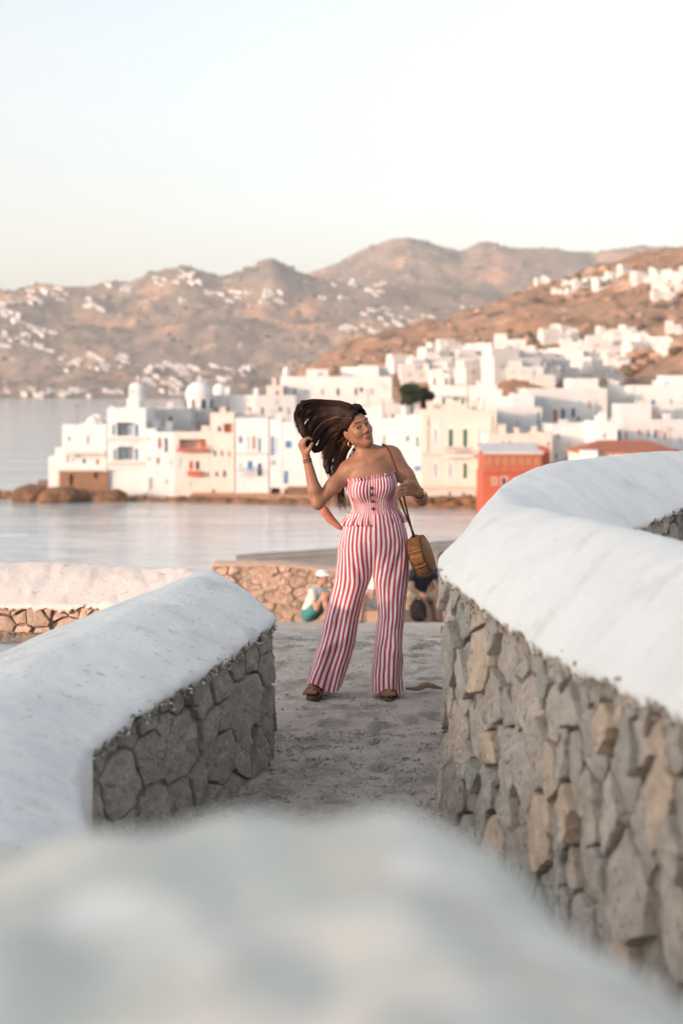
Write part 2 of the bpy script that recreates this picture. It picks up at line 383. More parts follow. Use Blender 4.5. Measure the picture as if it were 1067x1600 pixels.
# ------------------------------------------------------------------ dry-stone walls with whitewashed caps
def clip_poly(poly, nx, ny, c):
    o = []
    for i in range(len(poly)):
        a, b = poly[i], poly[(i + 1) % len(poly)]
        da = a[0] * nx + a[1] * ny - c; db = b[0] * nx + b[1] * ny - c
        if da <= 0: o.append(a)
        if da * db < 0:
            t = da / (da - db); o.append((a[0] + (b[0] - a[0]) * t, a[1] + (b[1] - a[1]) * t))
    return o
def voronoi(S, asp, box):
    """cells of the seeds S; asp > 1 makes tall cells; power weights vary the sizes"""
    P = [(u * asp, v, r) for u, v, r in S]; x0, x1, y0, y1 = box; res = []
    for i, (a, b, r) in enumerate(P):
        poly = [(x0 * asp, y0), (x1 * asp, y0), (x1 * asp, y1), (x0 * asp, y1)]
        for k, (c, d, r2) in enumerate(P):
            if k == i: continue
            dx, dy = c - a, d - b; L2 = dx * dx + dy * dy
            if L2 > 0.9: continue
            cc = (c * c + d * d - a * a - b * b + r * r - r2 * r2) / 2
            poly = clip_poly(poly, dx, dy, cc)
            if len(poly) < 3: break
        res.append([(p[0] / asp, p[1]) for p in poly] if len(poly) >= 3 else None)
    return res
def area_centroid(p):
    A = cx = cy = 0
    for i in range(len(p)):
        x0, y0 = p[i]; x1, y1 = p[(i + 1) % len(p)]; c = x0 * y1 - x1 * y0; A += c; cx += (x0 + x1) * c; cy += (y0 + y1) * c
    A /= 2
    return (A, cx / (6 * A), cy / (6 * A)) if abs(A) > 1e-9 else (0, *p[0])

def stones_on(parent, curve, side, u0, u1, size, asp, mt, depth=0.06, gap=0.006, npt=22, rough=1.0, zb=-0.05, batter=0.03, seed=1, limit=300):
    """stones over a curved face. curve: (n,3) top edge; side: +1 outward normal is to the right of travel"""
    rnd = random.Random(seed)
    c2 = curve[:, :2]; L = np.r_[0, np.cumsum(np.linalg.norm(np.diff(c2, axis=0), axis=1))]
    tang = np.gradient(c2, axis=0)
    for _ in range(4): tang[1:-1] = (tang[:-2] + 2 * tang[1:-1] + tang[2:]) / 4
    tang /= np.linalg.norm(tang, axis=1)[:, None]
    nor = np.stack([tang[:, 1], -tang[:, 0]], 1) * side
    f = lambda u, arr: np.interp(u, L, arr)
    zt = curve[:, 2]; u1 = min(u1, L[-1])
    def pos(u, v, o):
        top = f(u, zt); o = o + max(0, top - v) * batter
        return (f(u, c2[:, 0]) + f(u, nor[:, 0]) * o, f(u, c2[:, 1]) + f(u, nor[:, 1]) * o, v)
    S = []; zmax = float(zt.max()); tries = 0
    while tries < 9000:                          # big stones first, small ones fill what is left
        tries += 1
        u = rnd.uniform(u0 - .05, u1 + .05); v = rnd.uniform(zb - .05, zmax)
        if v > f(u, zt) - size * .12: continue
        r = size * (1.55 if tries < 60 else 1.25 if tries < 300 else 1.0 if tries < 1500 else .72 if tries < 4000 else .48)
        if v > f(u, zt) - size * .6: r *= .65
        if all(((u - a) * asp) ** 2 + (v - b) ** 2 > (.5 * (r + q)) ** 2 for a, b, q in S): S.append((u, v, r))
    cells = voronoi([(a, b, q * .35) for a, b, q in S], asp, (u0, u1, zb, zmax + .2))
    n = 0
    for (su, sv, sr), poly in zip(S, cells):
        if poly is None or n >= limit: continue
        e = .03; sl_ = (f(su + e, zt) - f(su - e, zt)) / (2 * e); t0 = f(su, zt) + 0.012
        poly = clip_poly(poly, -sl_, 1, t0 - sl_ * su)
        if len(poly) < 3: continue
        A, cx, cy = area_centroid(poly)
        if abs(A) < 0.0006: continue
        rad = math.sqrt(abs(A) / math.pi)
        # resample the outline, pull it in for the joint and make it uneven
        Pn = np.array(poly + [poly[0]]); SL = np.r_[0, np.cumsum(np.linalg.norm(np.diff(Pn, axis=0), axis=1))]
        q = np.linspace(0, SL[-1], npt, endpoint=False); ring = np.stack([np.interp(q, SL, Pn[:, 0]), np.interp(q, SL, Pn[:, 1])], 1)
        for c_ in Pn[:-1]:                       # keep the corners sharp
            ring[np.argmin(((ring - c_) ** 2).sum(1))] = c_
        rel = ring - (cx, cy); dl = np.linalg.norm(rel, axis=1)[:, None]
        g_ = gap * rnd.uniform(.6, 1.7)
        rel = rel * np.maximum(.3, (dl - g_) / dl)
        so_ = rnd.uniform(0, 90)
        jit = np.array([1 + .07 * rough * nz(math.cos(a) * 1.6 + so_, math.sin(a) * 1.6) + .045 * rough * nz(math.cos(a) * 6 + so_, math.sin(a) * 6, 3) for a in np.linspace(0, 6.283, npt, endpoint=False)])
        rel *= jit[:, None]
        proud = rnd.uniform(-.020, .020) * depth / .06
        tx, ty = rnd.uniform(-.13, .13), rnd.uniform(-.16, .10)      # a broken face leans its own way
        fa = rnd.uniform(0, 6.28); fd = rnd.uniform(.35, .8) * rad; fs = rnd.uniform(.05, .35); fa2 = fa + rnd.uniform(1.2, 4.2); fd2 = rnd.uniform(.45, .85) * rad; fs2 = rnd.uniform(.05, .45)
        V = []; C0 = np.array(pos(cx, cy, 0))
        lv = [(1.0, -depth), (1.0, -.004), (.985, .0), (.90, .002), (.70, .003), (.45, .004), (.20, .004)]
        for s_, o_ in lv:
            for k in range(npt):
                a, b = rel[k] * s_
                o2 = o_ + proud
                if s_ < 1.0:
                    o2 += tx * a + ty * b - max(0, (a * math.cos(fa) + b * math.sin(fa)) - fd) * fs - max(0, (a * math.cos(fa2) + b * math.sin(fa2)) - fd2) * fs2
                    o2 += rough * .007 * fbm((cx + a) * 16 + so_, (cy + b) * 16, so_, 3) + rough * .003 * nz((cx + a) * 70, (cy + b) * 70, so_)
                elif o_ > -.03: o2 += tx * a + ty * b
                V.append(np.array(pos(cx + a, cy + b, o2)) - C0)
        V.append(np.array(pos(cx, cy, .009 + proud + rough * .007 * fbm(cx * 16 + so_, cy * 16, so_, 3))) - C0)
        FF = [tuple(x) for x in grid_faces(len(lv), npt, True).tolist()]
        last = (len(lv) - 1) * npt; ci = len(V) - 1
        FF += [(last + k, last + (k + 1) % npt, ci) for k in range(npt)]
        if side < 0: pass
        me = mesh('stone', V, FF); bmn = bmesh.new(); bmn.from_mesh(me); bmesh.ops.recalc_face_normals(bmn, faces=bmn.faces)
        bmn.to_mesh(me); bmn.free()
        link('stone', me, mt, parent, tuple(C0)); n += 1
    return n, pos

def wall(name, A, Rg, B, n_u, rnd_, mt, cap_drop=None, base=-0.25, lift=0.0, nv=14, amp=1.0, lab=None, grp=None, seed=0, overhang=.022, cap_amp=.008, rag=1.0, core_mat=None, bat=.03):
    """A, Rg, B: one face's top edge, the crown, the other face's top edge (same count of points)"""
    root = empty(name, tuple(Rg[len(Rg) // 2][:2]) + (0,), label=lab, cat='wall', group=grp, kind='thing')
    Am, Rm, Bm = [same_param(P, n_u) for P in (A, Rg, B)]
    off = np.array(root.location)
    # cap
    rows = []
    UA = np.r_[0, np.cumsum(np.linalg.norm(np.diff(Am[:, :2], axis=0), axis=1))]
    def lipz(i, E, s):
        u = UA[i]
        r = .013 + .018 * rag * max(-.6, fbm(u * 7 + s * 9, seed + s, 0, 2)) + .014 * rag * nz(u * 28, seed + s * 3, 2) + .012 * rag * max(0, nz(u * 75, seed + s, 4))
        return r + (cap_drop(u, s) if cap_drop else 0.0)
    for i in range(n_u):
        a, r, b = Am[i], Rm[i], Bm[i]; col = []
        da = (a - r)[:2]; da = da / (np.linalg.norm(da) + 1e-9); db = (b - r)[:2]; db = db / (np.linalg.norm(db) + 1e-9)
        ea = a.copy(); ea[:2] += da * overhang; eb = b.copy(); eb[:2] += db * overhang
        la, lb = lipz(i, a, 0), lipz(i, b, 1)
        col.append((a[0] - da[0] * .02, a[1] - da[1] * .02, a[2] - la - .004))
        col.append((ea[0] - da[0] * .004, ea[1] - da[1] * .004, a[2] - la)); 
        col.append((ea[0] + da[0] * .004, ea[1] + da[1] * .004, a[2] - la * .45 + .004))
        for k in range(nv + 1):
            t = k / nv; x = ea + (r - ea) * t; zz = ea[2] + .014 + (r[2] - ea[2] - .014) * ((1 - rnd_) * t + rnd_ * math.sin(t * math.pi / 2)); col.append((x[0], x[1], zz))
        for k in range(1, nv + 1):
            t = 1 - k / nv; x = eb + (r - eb) * t; zz = eb[2] + .014 + (r[2] - eb[2] - .014) * ((1 - rnd_) * t + rnd_ * math.sin(t * math.pi / 2)); col.append((x[0], x[1], zz))
        col.append((eb[0] + db[0] * .004, eb[1] + db[1] * .004, b[2] - lb * .45 + .004)); col.append((eb[0] - db[0] * .004, eb[1] - db[1] * .004, b[2] - lb))
        col.append((b[0] - db[0] * .02, b[1] - db[1] * .02, b[2] - lb - .004))
        col2 = []
        for k, (x, y, z) in enumerate(col):
            wgt = 1.0 if 3 <= k < len(col) - 3 else .3
            d = cap_amp * wgt * (fbm(x * 2.6, y * 2.6, seed + z * 2, 3) + .35 * nz(x * 14, y * 14, seed + z * 14))
            col2.append((x + .3 * d, y + .2 * d, z + d))
        rows.append(col2)
    V = np.array(rows); nc = V.shape[1]
    V[0] = V[0] * .96 + V[0].mean(0) * .04; V[-1] = V[-1] * .96 + V[-1].mean(0) * .04
    FF = [tuple(x) for x in grid_faces(n_u, nc).tolist()]
    FF += [tuple(range(nc)), tuple((n_u - 1) * nc + k for k in range(nc))[::-1]]
    me = mesh('cap', V.reshape(-1, 3) - off, FF, True); bmn = bmesh.new(); bmn.from_mesh(me); bmesh.ops.recalc_face_normals(bmn, faces=bmn.faces); bmn.to_mesh(me); bmn.free()
    link('cap', me, mt, root)
    # rubble core
    Vc = []
    for i in range(0, n_u, 2):
        a, r, b = Am[i], Rm[i], Bm[i]
        da = (a - r)[:2]; da = da / (np.linalg.norm(da) + 1e-9); db = (b - r)[:2]; db = db / (np.linalg.norm(db) + 1e-9)
        def jj(x, y, z): return .030 * fbm(x * 9, y * 9, z * 9 + seed, 3)
        for k in range(9):
            z = base + (a[2] - .004 - base) * k / 8; q = -.035 + (a[2] - z) * bat; q += jj(a[0], a[1], z); Vc.append((a[0] + da[0] * q, a[1] + da[1] * q, z))
        Vc.append((r[0], r[1], min(a[2], b[2]) - .005))
        for k in range(8, -1, -1):
            z = base + (b[2] - .004 - base) * k / 8; q = -.035 + (b[2] - z) * bat; q += jj(b[0], b[1], z); Vc.append((b[0] + db[0] * q, b[1] + db[1] * q, z))
    n2 = len(Vc) // 19; FF = [tuple(x) for x in grid_faces(n2, 19).tolist()] + [tuple(range(19)), tuple((n2 - 1) * 19 + k for k in range(19))[::-1]]
    me = mesh('core', np.array(Vc) - off, FF); bmn = bmesh.new(); bmn.from_mesh(me); bmesh.ops.recalc_face_normals(bmn, faces=bmn.faces); bmn.to_mesh(me); bmn.free()
    link('core', me, core_mat or M['mortar'], root)
    return root, Am - off, Rm - off, Bm - off, off

def rubble(root, E, side_pts, u0, u1, n, mt, seed, smax=.016):
    """small crumbs stuck along the torn lower edge of a cap"""
    rnd = random.Random(seed); sp = []
    L = np.r_[0, np.cumsum(np.linalg.norm(np.diff(E[:, :2], axis=0), axis=1))]
    for _ in range(n):
        u = rnd.uniform(u0, min(u1, L[-1])); x, y, z = [np.interp(u, L, E[:, k]) for k in range(3)]
        sx, sy = [np.interp(u, L, side_pts[:, k]) for k in range(2)]; dx, dy = x - sx, y - sy; q = math.hypot(dx, dy); o = rnd.uniform(.008, .026)
        sp.append((x + dx / q * o, y + dy / q * o, z - .012 + rnd.gauss(-.012, .016), rnd.uniform(.003, smax) * rnd.random() ** .5 + .002))
    o = pebble_field('edge_rubble', sp, mt); o.parent = root; o['kind'] = 'stuff'; return o

# left wall beside the path
A = [(-.45, 2.9, .36), (-.70, 3.9, .42), (-.87, 4.85, .475), (-.59, 5.72, .570), (-.43, 6.22, .610), (-.315, 6.6, .655)]
Rg = [(-1.0, 2.9, .52), (-1.15, 4.1, .58), (-1.26, 5.17, .655), (-.95, 6.03, .755), (-.76, 6.5, .815), (-.63, 6.9, .853)]
B = [(-1.45, 2.9, .40), (-1.6, 4.2, .46), (-1.66, 5.4, .50), (-1.35, 6.35, .60), (-1.14, 6.85, .64), (-.95, 7.2, .66)]
UW = 2.02
lw, la, lr, lb, lo = wall('stone_wall', A, Rg, B, 420, .55, M['plaster_worn'], lab='low rubble wall left of the path with a worn grey-white sloping cap', seed=3, rag=1.8,
    cap_drop=lambda u, s: (.62 if (s == 0 and u < UW + .02 * nz(u, 3)) else 0))
stones_on(lw, la, 1, UW + .0, 9, .185, .85, M['stone'], seed=11, npt=34, rough=1.5, gap=.006)
rubble(lw, la, lr, UW, 9, 170, M['stone'], 5, .014)
rubble(lw, la, lr, UW, 9, 150, M['plaster'], 6, .012)

# right wall: a horseshoe, the near arm towards the camera, the far arm behind it
A = [(1.02, 1.9, .98), (.90, 2.6, .98), (.79, 3.3, .975), (.693, 4.2, .915), (.640, 4.7, .90), (.525, 5.35, .93), (.428, 5.85, .985), (.490, 6.2, 1.02), (.70, 6.65, 1.06), (1.02, 7.2, 1.1), (1.32, 7.75, 1.12), (1.6, 8.6, 1.12), (3.5, 10.9, 1.1)]
Rg = [(1.32, 1.9, 1.25), (1.2, 2.6, 1.25), (1.11, 3.3, 1.25), (1.04, 4.25, 1.256), (.985, 4.9, 1.246), (.86, 5.45, 1.24), (.76, 5.95, 1.235), (.72, 6.35, 1.24), (.78, 6.75, 1.28), (1.07, 7.15, 1.355), (1.46, 7.6, 1.373), (1.97, 8.2, 1.372), (3.9, 10.4, 1.37)]
B = [(1.75, 1.9, 1.0), (1.62, 2.6, 1.0), (1.53, 3.3, 1.0), (1.46, 4.3, 1.0), (1.40, 5.0, 1.0), (1.26, 5.6, 1.0), (1.14, 6.05, 1.0), (1.10, 6.3, 1.02), (1.16, 6.5, 1.04), (1.40, 6.85, 1.06), (1.825, 7.5, 1.12), (2.4, 8.1, 1.13), (4.3, 10.1, 1.12)]
rw, rA, rR, rB, ro = wall('stone_wall', A, Rg, B, 760, .75, M['plaster'], lab='tall rubble wall right of the path under a thick smooth white rounded cap', seed=8, cap_amp=.012, overhang=.026, bat=.008, rag=2.0)
n1, _ = stones_on(rw, rA, -1, .6, 5.6, .18, 1.05, M['stone_pale'], seed=23, npt=28, rough=1.5, gap=.007, depth=.07, batter=.008)
rubble(rw, rA, rR, .6, 5.5, 520, M['stone_pale'], 9, .02)
LB = float(np.sum(np.linalg.norm(np.diff(rB[:, :2], axis=0), axis=1)))
n2, _ = stones_on(rw, rB, 1, 4.75, 7.6, .13, 1.1, M['stone_pale'], seed=31, npt=20, rough=1.2, zb=.3, limit=120)
rubble(rw, rB, rR, 4.75, 7.5, 240, M['stone_pale'], 10, .018)

# the sunlit wall behind the left one and the bit of ring wall left of it
M['plaster_warm'] = mat('worn_sun_tinted_whitewash', (0.66, 0.60, 0.56), 0.9, (0.74, 0.69, 0.65), 2.5, 0.5, 30, extra=[((0.50, 0.42, 0.37), 9, 0.60, 0.72), ((0.40, 0.33, 0.28), 30, 0.64, 0.72)], bdist=0.015)  # pinkish sunlight tint put into the base colours; darker patches are wear
A = [(-5.2, 10.3, .15), (-3.4, 10.5, .14), (-2.47, 10.45, .13), (-1.6, 10.3, .146), (-1.15, 10.15, .15), (-.98, 10.15, .15)]
Rg = [(-5.3, 11.2, .38), (-3.5, 11.35, .37), (-2.6, 11.3, .36), (-1.75, 11.1, .358), (-1.25, 10.9, .36), (-1.03, 10.75, .345)]
B = [(-5.4, 12.0, .1), (-3.6, 12.0, .1), (-2.7, 11.9, .1), (-1.8, 11.7, .1), (-1.3, 11.4, .12), (-1.06, 11.2, .14)]
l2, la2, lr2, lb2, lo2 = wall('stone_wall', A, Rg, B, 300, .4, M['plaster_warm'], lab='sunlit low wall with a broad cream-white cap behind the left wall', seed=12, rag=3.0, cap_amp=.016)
stones_on(l2, la2, 1, 1.2, 9, .13, .8, M['warm_stone'], seed=41, npt=18, zb=-.06, gap=.008)
A = [(-3.35, 5.3, 1.0), (-2.9, 6.6, .85), (-2.35, 7.55, .36), (-2.0, 7.85, .19), (-1.82, 7.95, .16)]  # stretch rising out of view is added to shade the woman's lower legs
Rg = [(-3.9, 5.5, 1.22), (-3.4, 6.9, 1.05), (-2.65, 8.0, .50), (-2.1, 8.25, .27), (-1.84, 8.25, .22)]
B = [(-4.4, 5.7, 1.0), (-3.8, 7.2, .85), (-2.9, 8.4, .36), (-2.2, 8.6, .17), (-1.86, 8.5, .15)]
l3, la3, lr3, lb3, lo3 = wall('stone_wall', A, Rg, B, 160, .5, M['plaster_warm'], lab='end of a low white-capped wall at the left edge, its unseen rise added for shade', seed=17)
stones_on(l3, la3, 1, .3, 9, .12, .9, M['warm_stone'], seed=43, npt=16, zb=-.05)

# wall right in front of the lens
A = [(-2.2, 1.06, 1.26), (-.9, 1.05, 1.31), (-.3, 1.03, 1.34), (-.05, 1.02, 1.372), (.06, 1.02, 1.38), (.14, 1.02, 1.33), (.26, 1.02, 1.25), (.5, 1.0, 1.12)]
Rg = [(-2.2, .80, 1.345), (-.9, .80, 1.37), (-.3, .80, 1.39), (-.05, .80, 1.405), (.05, .80, 1.41), (.13, .80, 1.385), (.25, .80, 1.31), (.5, .78, 1.16)]
B = [(-2.2, .42, 1.30), (-.9, .42, 1.35), (-.3, .42, 1.36), (-.05, .42, 1.36), (.05, .42, 1.36), (.13, .42, 1.36), (.25, .42, 1.35), (.5, .42, 1.32)]
f1, fa, fr, fb, fo = wall('stone_wall', A, Rg, B, 200, .6, M['plaster_near'], lab='blurred patchy whitewashed wall top right in front of the camera', seed=21, base=0.0, cap_amp=.034)

# sunlit terrace wall where people sit, and the grey parapet beyond it
TW = 25.0
A = [tuple(at(332, 884, TW)), tuple(at(430, 884, TW)), tuple(at(530, 893, TW)), tuple(at(640, 897, TW)), tuple(at(760, 897, TW))]
Rg = [(a[0], a[1] + .3, a[2] + .05) for a in A]; B = [(a[0], a[1] + .6, a[2]) for a in A]
tw, ta, tr, tb, to = wall('stone_wall', A, Rg, B, 160, .4, M['warm_stone'], lab='sunlit pinkish stone terrace wall behind the seated people', seed=25, base=-3.4, core_mat=M['warm_stone'])
stones_on(tw, ta, 1, 0, 9, .15, .7, M['warm_stone'], seed=47, npt=10, zb=-2.6, gap=.009, depth=.1, rough=2.6)
pw = empty('parapet', (0, 40, -4), label='plain dark grey parapet between the terrace wall and the water', cat='parapet', kind='thing')
m_ = MB(); a = at(372, 877, 40); b = at(800, 848, 40)
V = [(a.x, 0, a.z + 4), (b.x, 0, b.z + 4), (b.x, 0, -3), (a.x, 0, -3), (a.x, .5, a.z + 4), (b.x, .5, b.z + 4), (b.x, .5, -3), (a.x, .5, -3)]
obj('wall_face', V, [(3, 2, 1, 0), (4, 5, 6, 7), (0, 1, 5, 4), (2, 3, 7, 6), (1, 2, 6, 5), (3, 0, 4, 7)], M['concrete'], pw)
cp = [(a.x - .05, -.06, a.z + 4.003), (b.x, -.06, b.z + 4.003), (b.x, .56, b.z + 4.003), (a.x - .05, .56, a.z + 4.003)]
obj('coping', cp + [(x, y, z + .12) for x, y, z in cp], [(3, 2, 1, 0), (4, 5, 6, 7), (0, 1, 5, 4), (1, 2, 6, 5), (2, 3, 7, 6), (3, 0, 4, 7)], M['concrete'], pw)

# ------------------------------------------------------------------ the evening air over the bay
hz = MB(); hz.box(-5700, 5700, -5500, 5700, -17, 560)
hm = bpy.data.materials.new('evening_haze'); hm.use_nodes = True; hn = hm.node_tree.nodes; hn.remove(hn['Principled BSDF'])
pv = hn.new('ShaderNodeVolumePrincipled'); pv.inputs['Color'].default_value = (0.93, 0.95, 1.0, 1); pv.inputs['Density'].default_value = 0.00013; pv.inputs['Anisotropy'].default_value = 0.2
hm.node_tree.links.new(pv.outputs[0], hn['Material Output'].inputs['Volume'])
tag(hz.build('haze', hm), kind='stuff')
#PART2
# ------------------------------------------------------------------ windmills up the slope behind the camera (they shade the path)
TD = Vector((math.sin(R(SUN_A)), math.cos(R(SUN_A)))); ND = Vector((math.cos(R(SUN_A)), -math.sin(R(SUN_A))))
def windmill(p, back, r, h, lab, wheel=True):
    c = TD * -back + ND * p
    root = empty('windmill', (c.x, c.y, 0), label=lab, cat='windmill', group='windmills on the rise behind the path')
    m = MB(); m.lathe([(r * 1.0, -.5), (r * .99, h * .3), (r * .95, h * .7), (r * .92, h)], 40); m.build('tower', M['plaster'], root, True)
    m = MB(); m.lathe([(r * 1.0, h), (r * 1.02, h + .15), (r * .5, h + 1.5), (.08, h + 2.7)], 40); m.build('roof', M['thatch'], root, True)
    m = MB(); m.box(-.5, .5, -r - .06, -r + .2, 0, 2.1); m.build('door', M['p_blue'], root)
    for z in (3.2, 6.0):
        m = MB(); m.box(-.3, .3, -r - .04, -r + .3, z, z + .6); m.build('window', M['p_dark'], root)
    if wheel:
        # wheel of bare poles, facing the sea
        hub = Vector((TD.x, TD.y, 0)) * (r + 1.3) + Vector((0, 0, h - .6)); ax = Vector((TD.x, TD.y, 0)); sx = Vector((ND.x, ND.y, 0)); up = Vector((0, 0, 1))
        m = MB(); m.tube([hub - ax * 2.5, hub + ax * .9], .13, 10); m.build('axle', M['timber'], root)
        tip = []
        for k in range(12):
            a = 2 * math.pi * k / 12 + .2; e = hub + (sx * math.cos(a) + up * math.sin(a)) * 4.6; tip.append(e)
            m = MB(); m.tube([hub, e], [.06, .035], 6); m.build('spoke', M['timber'], root)
        m = MB()
        for k in range(12): m.tube([tip[k], tip[(k + 1) % 12]], .012, 4)
        m.build('rim_rope', M['timber'], root)
    return root
windmill(-3.50, 25, 3.0, 7.6, 'white round windmill tower with a wheel of bare poles, nearest the path')
windmill(2.6, 31, 3.3, 7.6, 'second white windmill tower standing farther from the path')

# ------------------------------------------------------------------ village houses
def facade(w, dep, h, holes, mt, parent, name='walls', flat_front=True):
    """a box whose front has real openings: holes = (x0, x1, z0, z1, depth)"""
    xs = sorted(set([0, w] + [max(.01, q[0]) for q in holes] + [min(w - .01, q[1]) for q in holes])); zs = sorted(set([0, h] + [max(.01, q[2]) for q in holes] + [min(h - .01, q[3]) for q in holes]))
    m = MB()
    for i in range(len(xs) - 1):
        for k in range(len(zs) - 1):
            cx, cz = (xs[i] + xs[i + 1]) / 2, (zs[k] + zs[k + 1]) / 2
            if not any(q[0] < cx < q[1] and q[2] < cz < q[3] for q in holes):
                m.quad((xs[i], 0, zs[k]), (xs[i + 1], 0, zs[k]), (xs[i + 1], 0, zs[k + 1]), (xs[i], 0, zs[k + 1]))
    for x0, x1, z0, z1, d in holes:
        x0, x1, z0, z1 = max(.01, x0), min(w - .01, x1), max(.01, z0), min(h - .01, z1)
        m.quad((x0, d, z0), (x1, d, z0), (x1, d, z1), (x0, d, z1))
        m.quad((x0, 0, z0), (x0, d, z0), (x0, d, z1), (x0, 0, z1)); m.quad((x1, d, z0), (x1, 0, z0), (x1, 0, z1), (x1, d, z1))
        m.quad((x0, 0, z0), (x1, 0, z0), (x1, d, z0), (x0, d, z0)); m.quad((x0, d, z1), (x1, d, z1), (x1, 0, z1), (x0, 0, z1))
    m.quad((w, 0, 0), (w, dep, 0), (w, dep, h), (w, 0, h)); m.quad((0, dep, 0), (0, 0, 0), (0, 0, h), (0, dep, h))
    m.quad((w, dep, 0), (0, dep, 0), (0, dep, h), (w, dep, h)); m.quad((0, 0, h), (w, 0, h), (w, dep, h), (0, dep, h))
    return m.build(name, mt, parent)
_wm = {}
def unit_frame():
    if 'f' not in _wm:
        m = MB(); t = .10
        m.box(0, t, -.03, .08, 0, 1); m.box(1 - t, 1, -.03, .08, 0, 1); m.box(t, 1 - t, -.03, .08, 1 - t * .7, 1); m.box(-.06, 1.06, -.10, .08, -.05, 0)
        _wm['f'] = mesh('frame', m.V, m.F); _wm['f'].materials.append(M['trim'])
    return _wm['f']
def unit_pane(style):
    if style not in _wm:
        m = MB(); m.box(.1, .485, .02, .06, 0, .93); m.box(.515, .9, .02, .06, 0, .93); m.box(.485, .515, .03, .06, 0, .93)
        _wm[style] = mesh('pane', m.V, m.F); _wm[style].materials.append(M['p_' + style])
    return _wm[style]
HOUSES = {}
def house(label, x0, x1, yt, yb, d, dep=9.0, wm='white', wins=(), holes=(), yaw=0.0, parapet=True, name='house', cat='house', chim=()):
    """outline and openings given where the photograph shows them; d metres from the camera"""
    a = at(x0, yb, d); b = at(x1, yt, d); wd = b.x - a.x
    zg = min(a.z, village_z((x0 + x1) / 2, d)) - .4
    root = empty(name, (a.x, d, zg), rz=R(yaw), label=label, cat=cat, group=None)
    h = b.z - zg; k = d / F
    X = lambda px: (px - x0) * k
    Z = lambda py: EYE - (py - YH) * k - zg
    H = [(X(q[0]), X(q[1]), Z(q[3]), Z(q[2]), q[4]) for q in holes]
    wins = list(wins); rw_ = random.Random(int(x0 * 13 + yt))
    if wd > 5 and not holes and d > 155 and name == 'house':       # the smaller openings of the upper floors
        for row in np.arange(yt + 11, min(yb, yt + 70), 30):
            for col in np.arange(x0 + 9, x1 - 7, 15):
                cx_ = col + rw_.uniform(-3, 3); cy_ = row + rw_.uniform(-3, 3)
                if rw_.random() < .68 and all(abs(cx_ - q[0]) > (q[3] + 7) / 2 + 1 or cy_ - 2 > q[2] or cy_ + 15 < q[1] for q in wins):
                    tall = rw_.random() < .45
                    wins.append((cx_, cy_, cy_ + (14 if tall else 8), rw_.choice((4, 5, 6)), rw_.choice(('blue', 'grey', 'dark', 'teal', 'brown', 'navy', 'pale', 'wood'))))
    for (px, p0, p1, pw, st) in wins: H.append((X(px - pw / 2), X(px + pw / 2), Z(p1), Z(p0), .22))
    facade(wd, dep, h, H, M[wm], root)
    for (px, p0, p1, pw, st) in wins:
        f_ = link('window', unit_frame(), None, root, (X(px - pw / 2), .0, Z(p1))); f_.scale = (pw * k, 1, (p1 - p0) * k)
        link('pane', unit_pane(st), None, f_, (0, .08, 0))
    if parapet:
        m = MB(); t = .28; e = .003
        m.box(-e, wd + e, -.03, t, h, h + .38); m.box(-e, wd + e, dep - t, dep + e, h, h + .38); m.box(-e, t, t, dep - t, h, h + .38); m.box(wd - t, wd + e, t, dep - t, h, h + .38)
        m.build('parapet', M[wm], root)
    for (px, py, wpx) in chim:
        m = MB(); cw = wpx * k; cx = X(px); top = Z(py)
        m.box(cx - cw / 2, cx + cw / 2, 2.0, 2.0 + cw, h + .002, top - .25); m.box(cx - cw * .62, cx + cw * .62, 2.0 - cw * .12, 2 + cw * 1.12, top - .25, top); m.build('chimney', M[wm], root)
    if parapet:
        rh = random.Random(int(x0 * 7)); 
        for q in range(rh.choice((1, 1, 2, 2, 3))):
            cw = rh.uniform(.45, .9); cx = rh.uniform(.6, max(.7, wd - 1.4)); cy = rh.uniform(1.2, dep - 2); ch = rh.uniform(.7, 1.5); m = MB()
            m.box(cx, cx + cw, cy, cy + cw, h + .002, h + ch); m.box(cx - .08, cx + cw + .08, cy - .08, cy + cw + .08, h + ch, h + ch + .15); m.build('chimney', M[wm], root)
        if wd > 5 and x0 > 230 and rh.random() < .6:
            bw = rh.uniform(.3, .5) * wd; bx = rh.choice((.3, wd - bw - .3)); m = MB(); m.box(bx, bx + bw, dep * .45, dep - .4, h + .003, h + rh.uniform(1.6, 2.5)); m.build('roof_room', M[wm], root)
        if rh.random() < .6:
            px_ = rh.uniform(.4, wd - .4); m = MB(); m.tube([(px_, dep * .6, h), (px_, dep * .6, h + 2.8)], .03, 5)
            for zz in (2.2, 2.5, 2.75): m.tube([(px_ - .45, dep * .6, h + zz), (px_ + .45, dep * .6, h + zz)], .02, 4)
            m.build('aerial', M['iron'], root)
    HOUSES[label] = (root, X, Z, h, wd, k)
    return root, X, Z, h, wd, k
def part_box(h_, name, px0, px1, py0, py1, y0, y1, mt):
    root, X, Z = h_[:3]; m = MB(); m.box(X(px0), X(px1), y0, y1, Z(py1), Z(py0)); return m.build(name, M[mt], root)
def railing(h_, px0, px1, py0, py1, y, mt, n=8, th=.05):
    root, X, Z = h_[:3]; m = MB(); a, b = X(px0), X(px1); z0, z1 = Z(py1), Z(py0)
    m.box(a, b, y, y + th, z1 - .08, z1); m.box(a, b, y, y + th, z0, z0 + .08)
    for k in range(n + 1):
        x = a + (b - a - th) * k / n; m.box(x, x + th, y + .005, y + th - .005, z0 + .08, z1 - .08)
    return m.build('railing', M[mt], root)

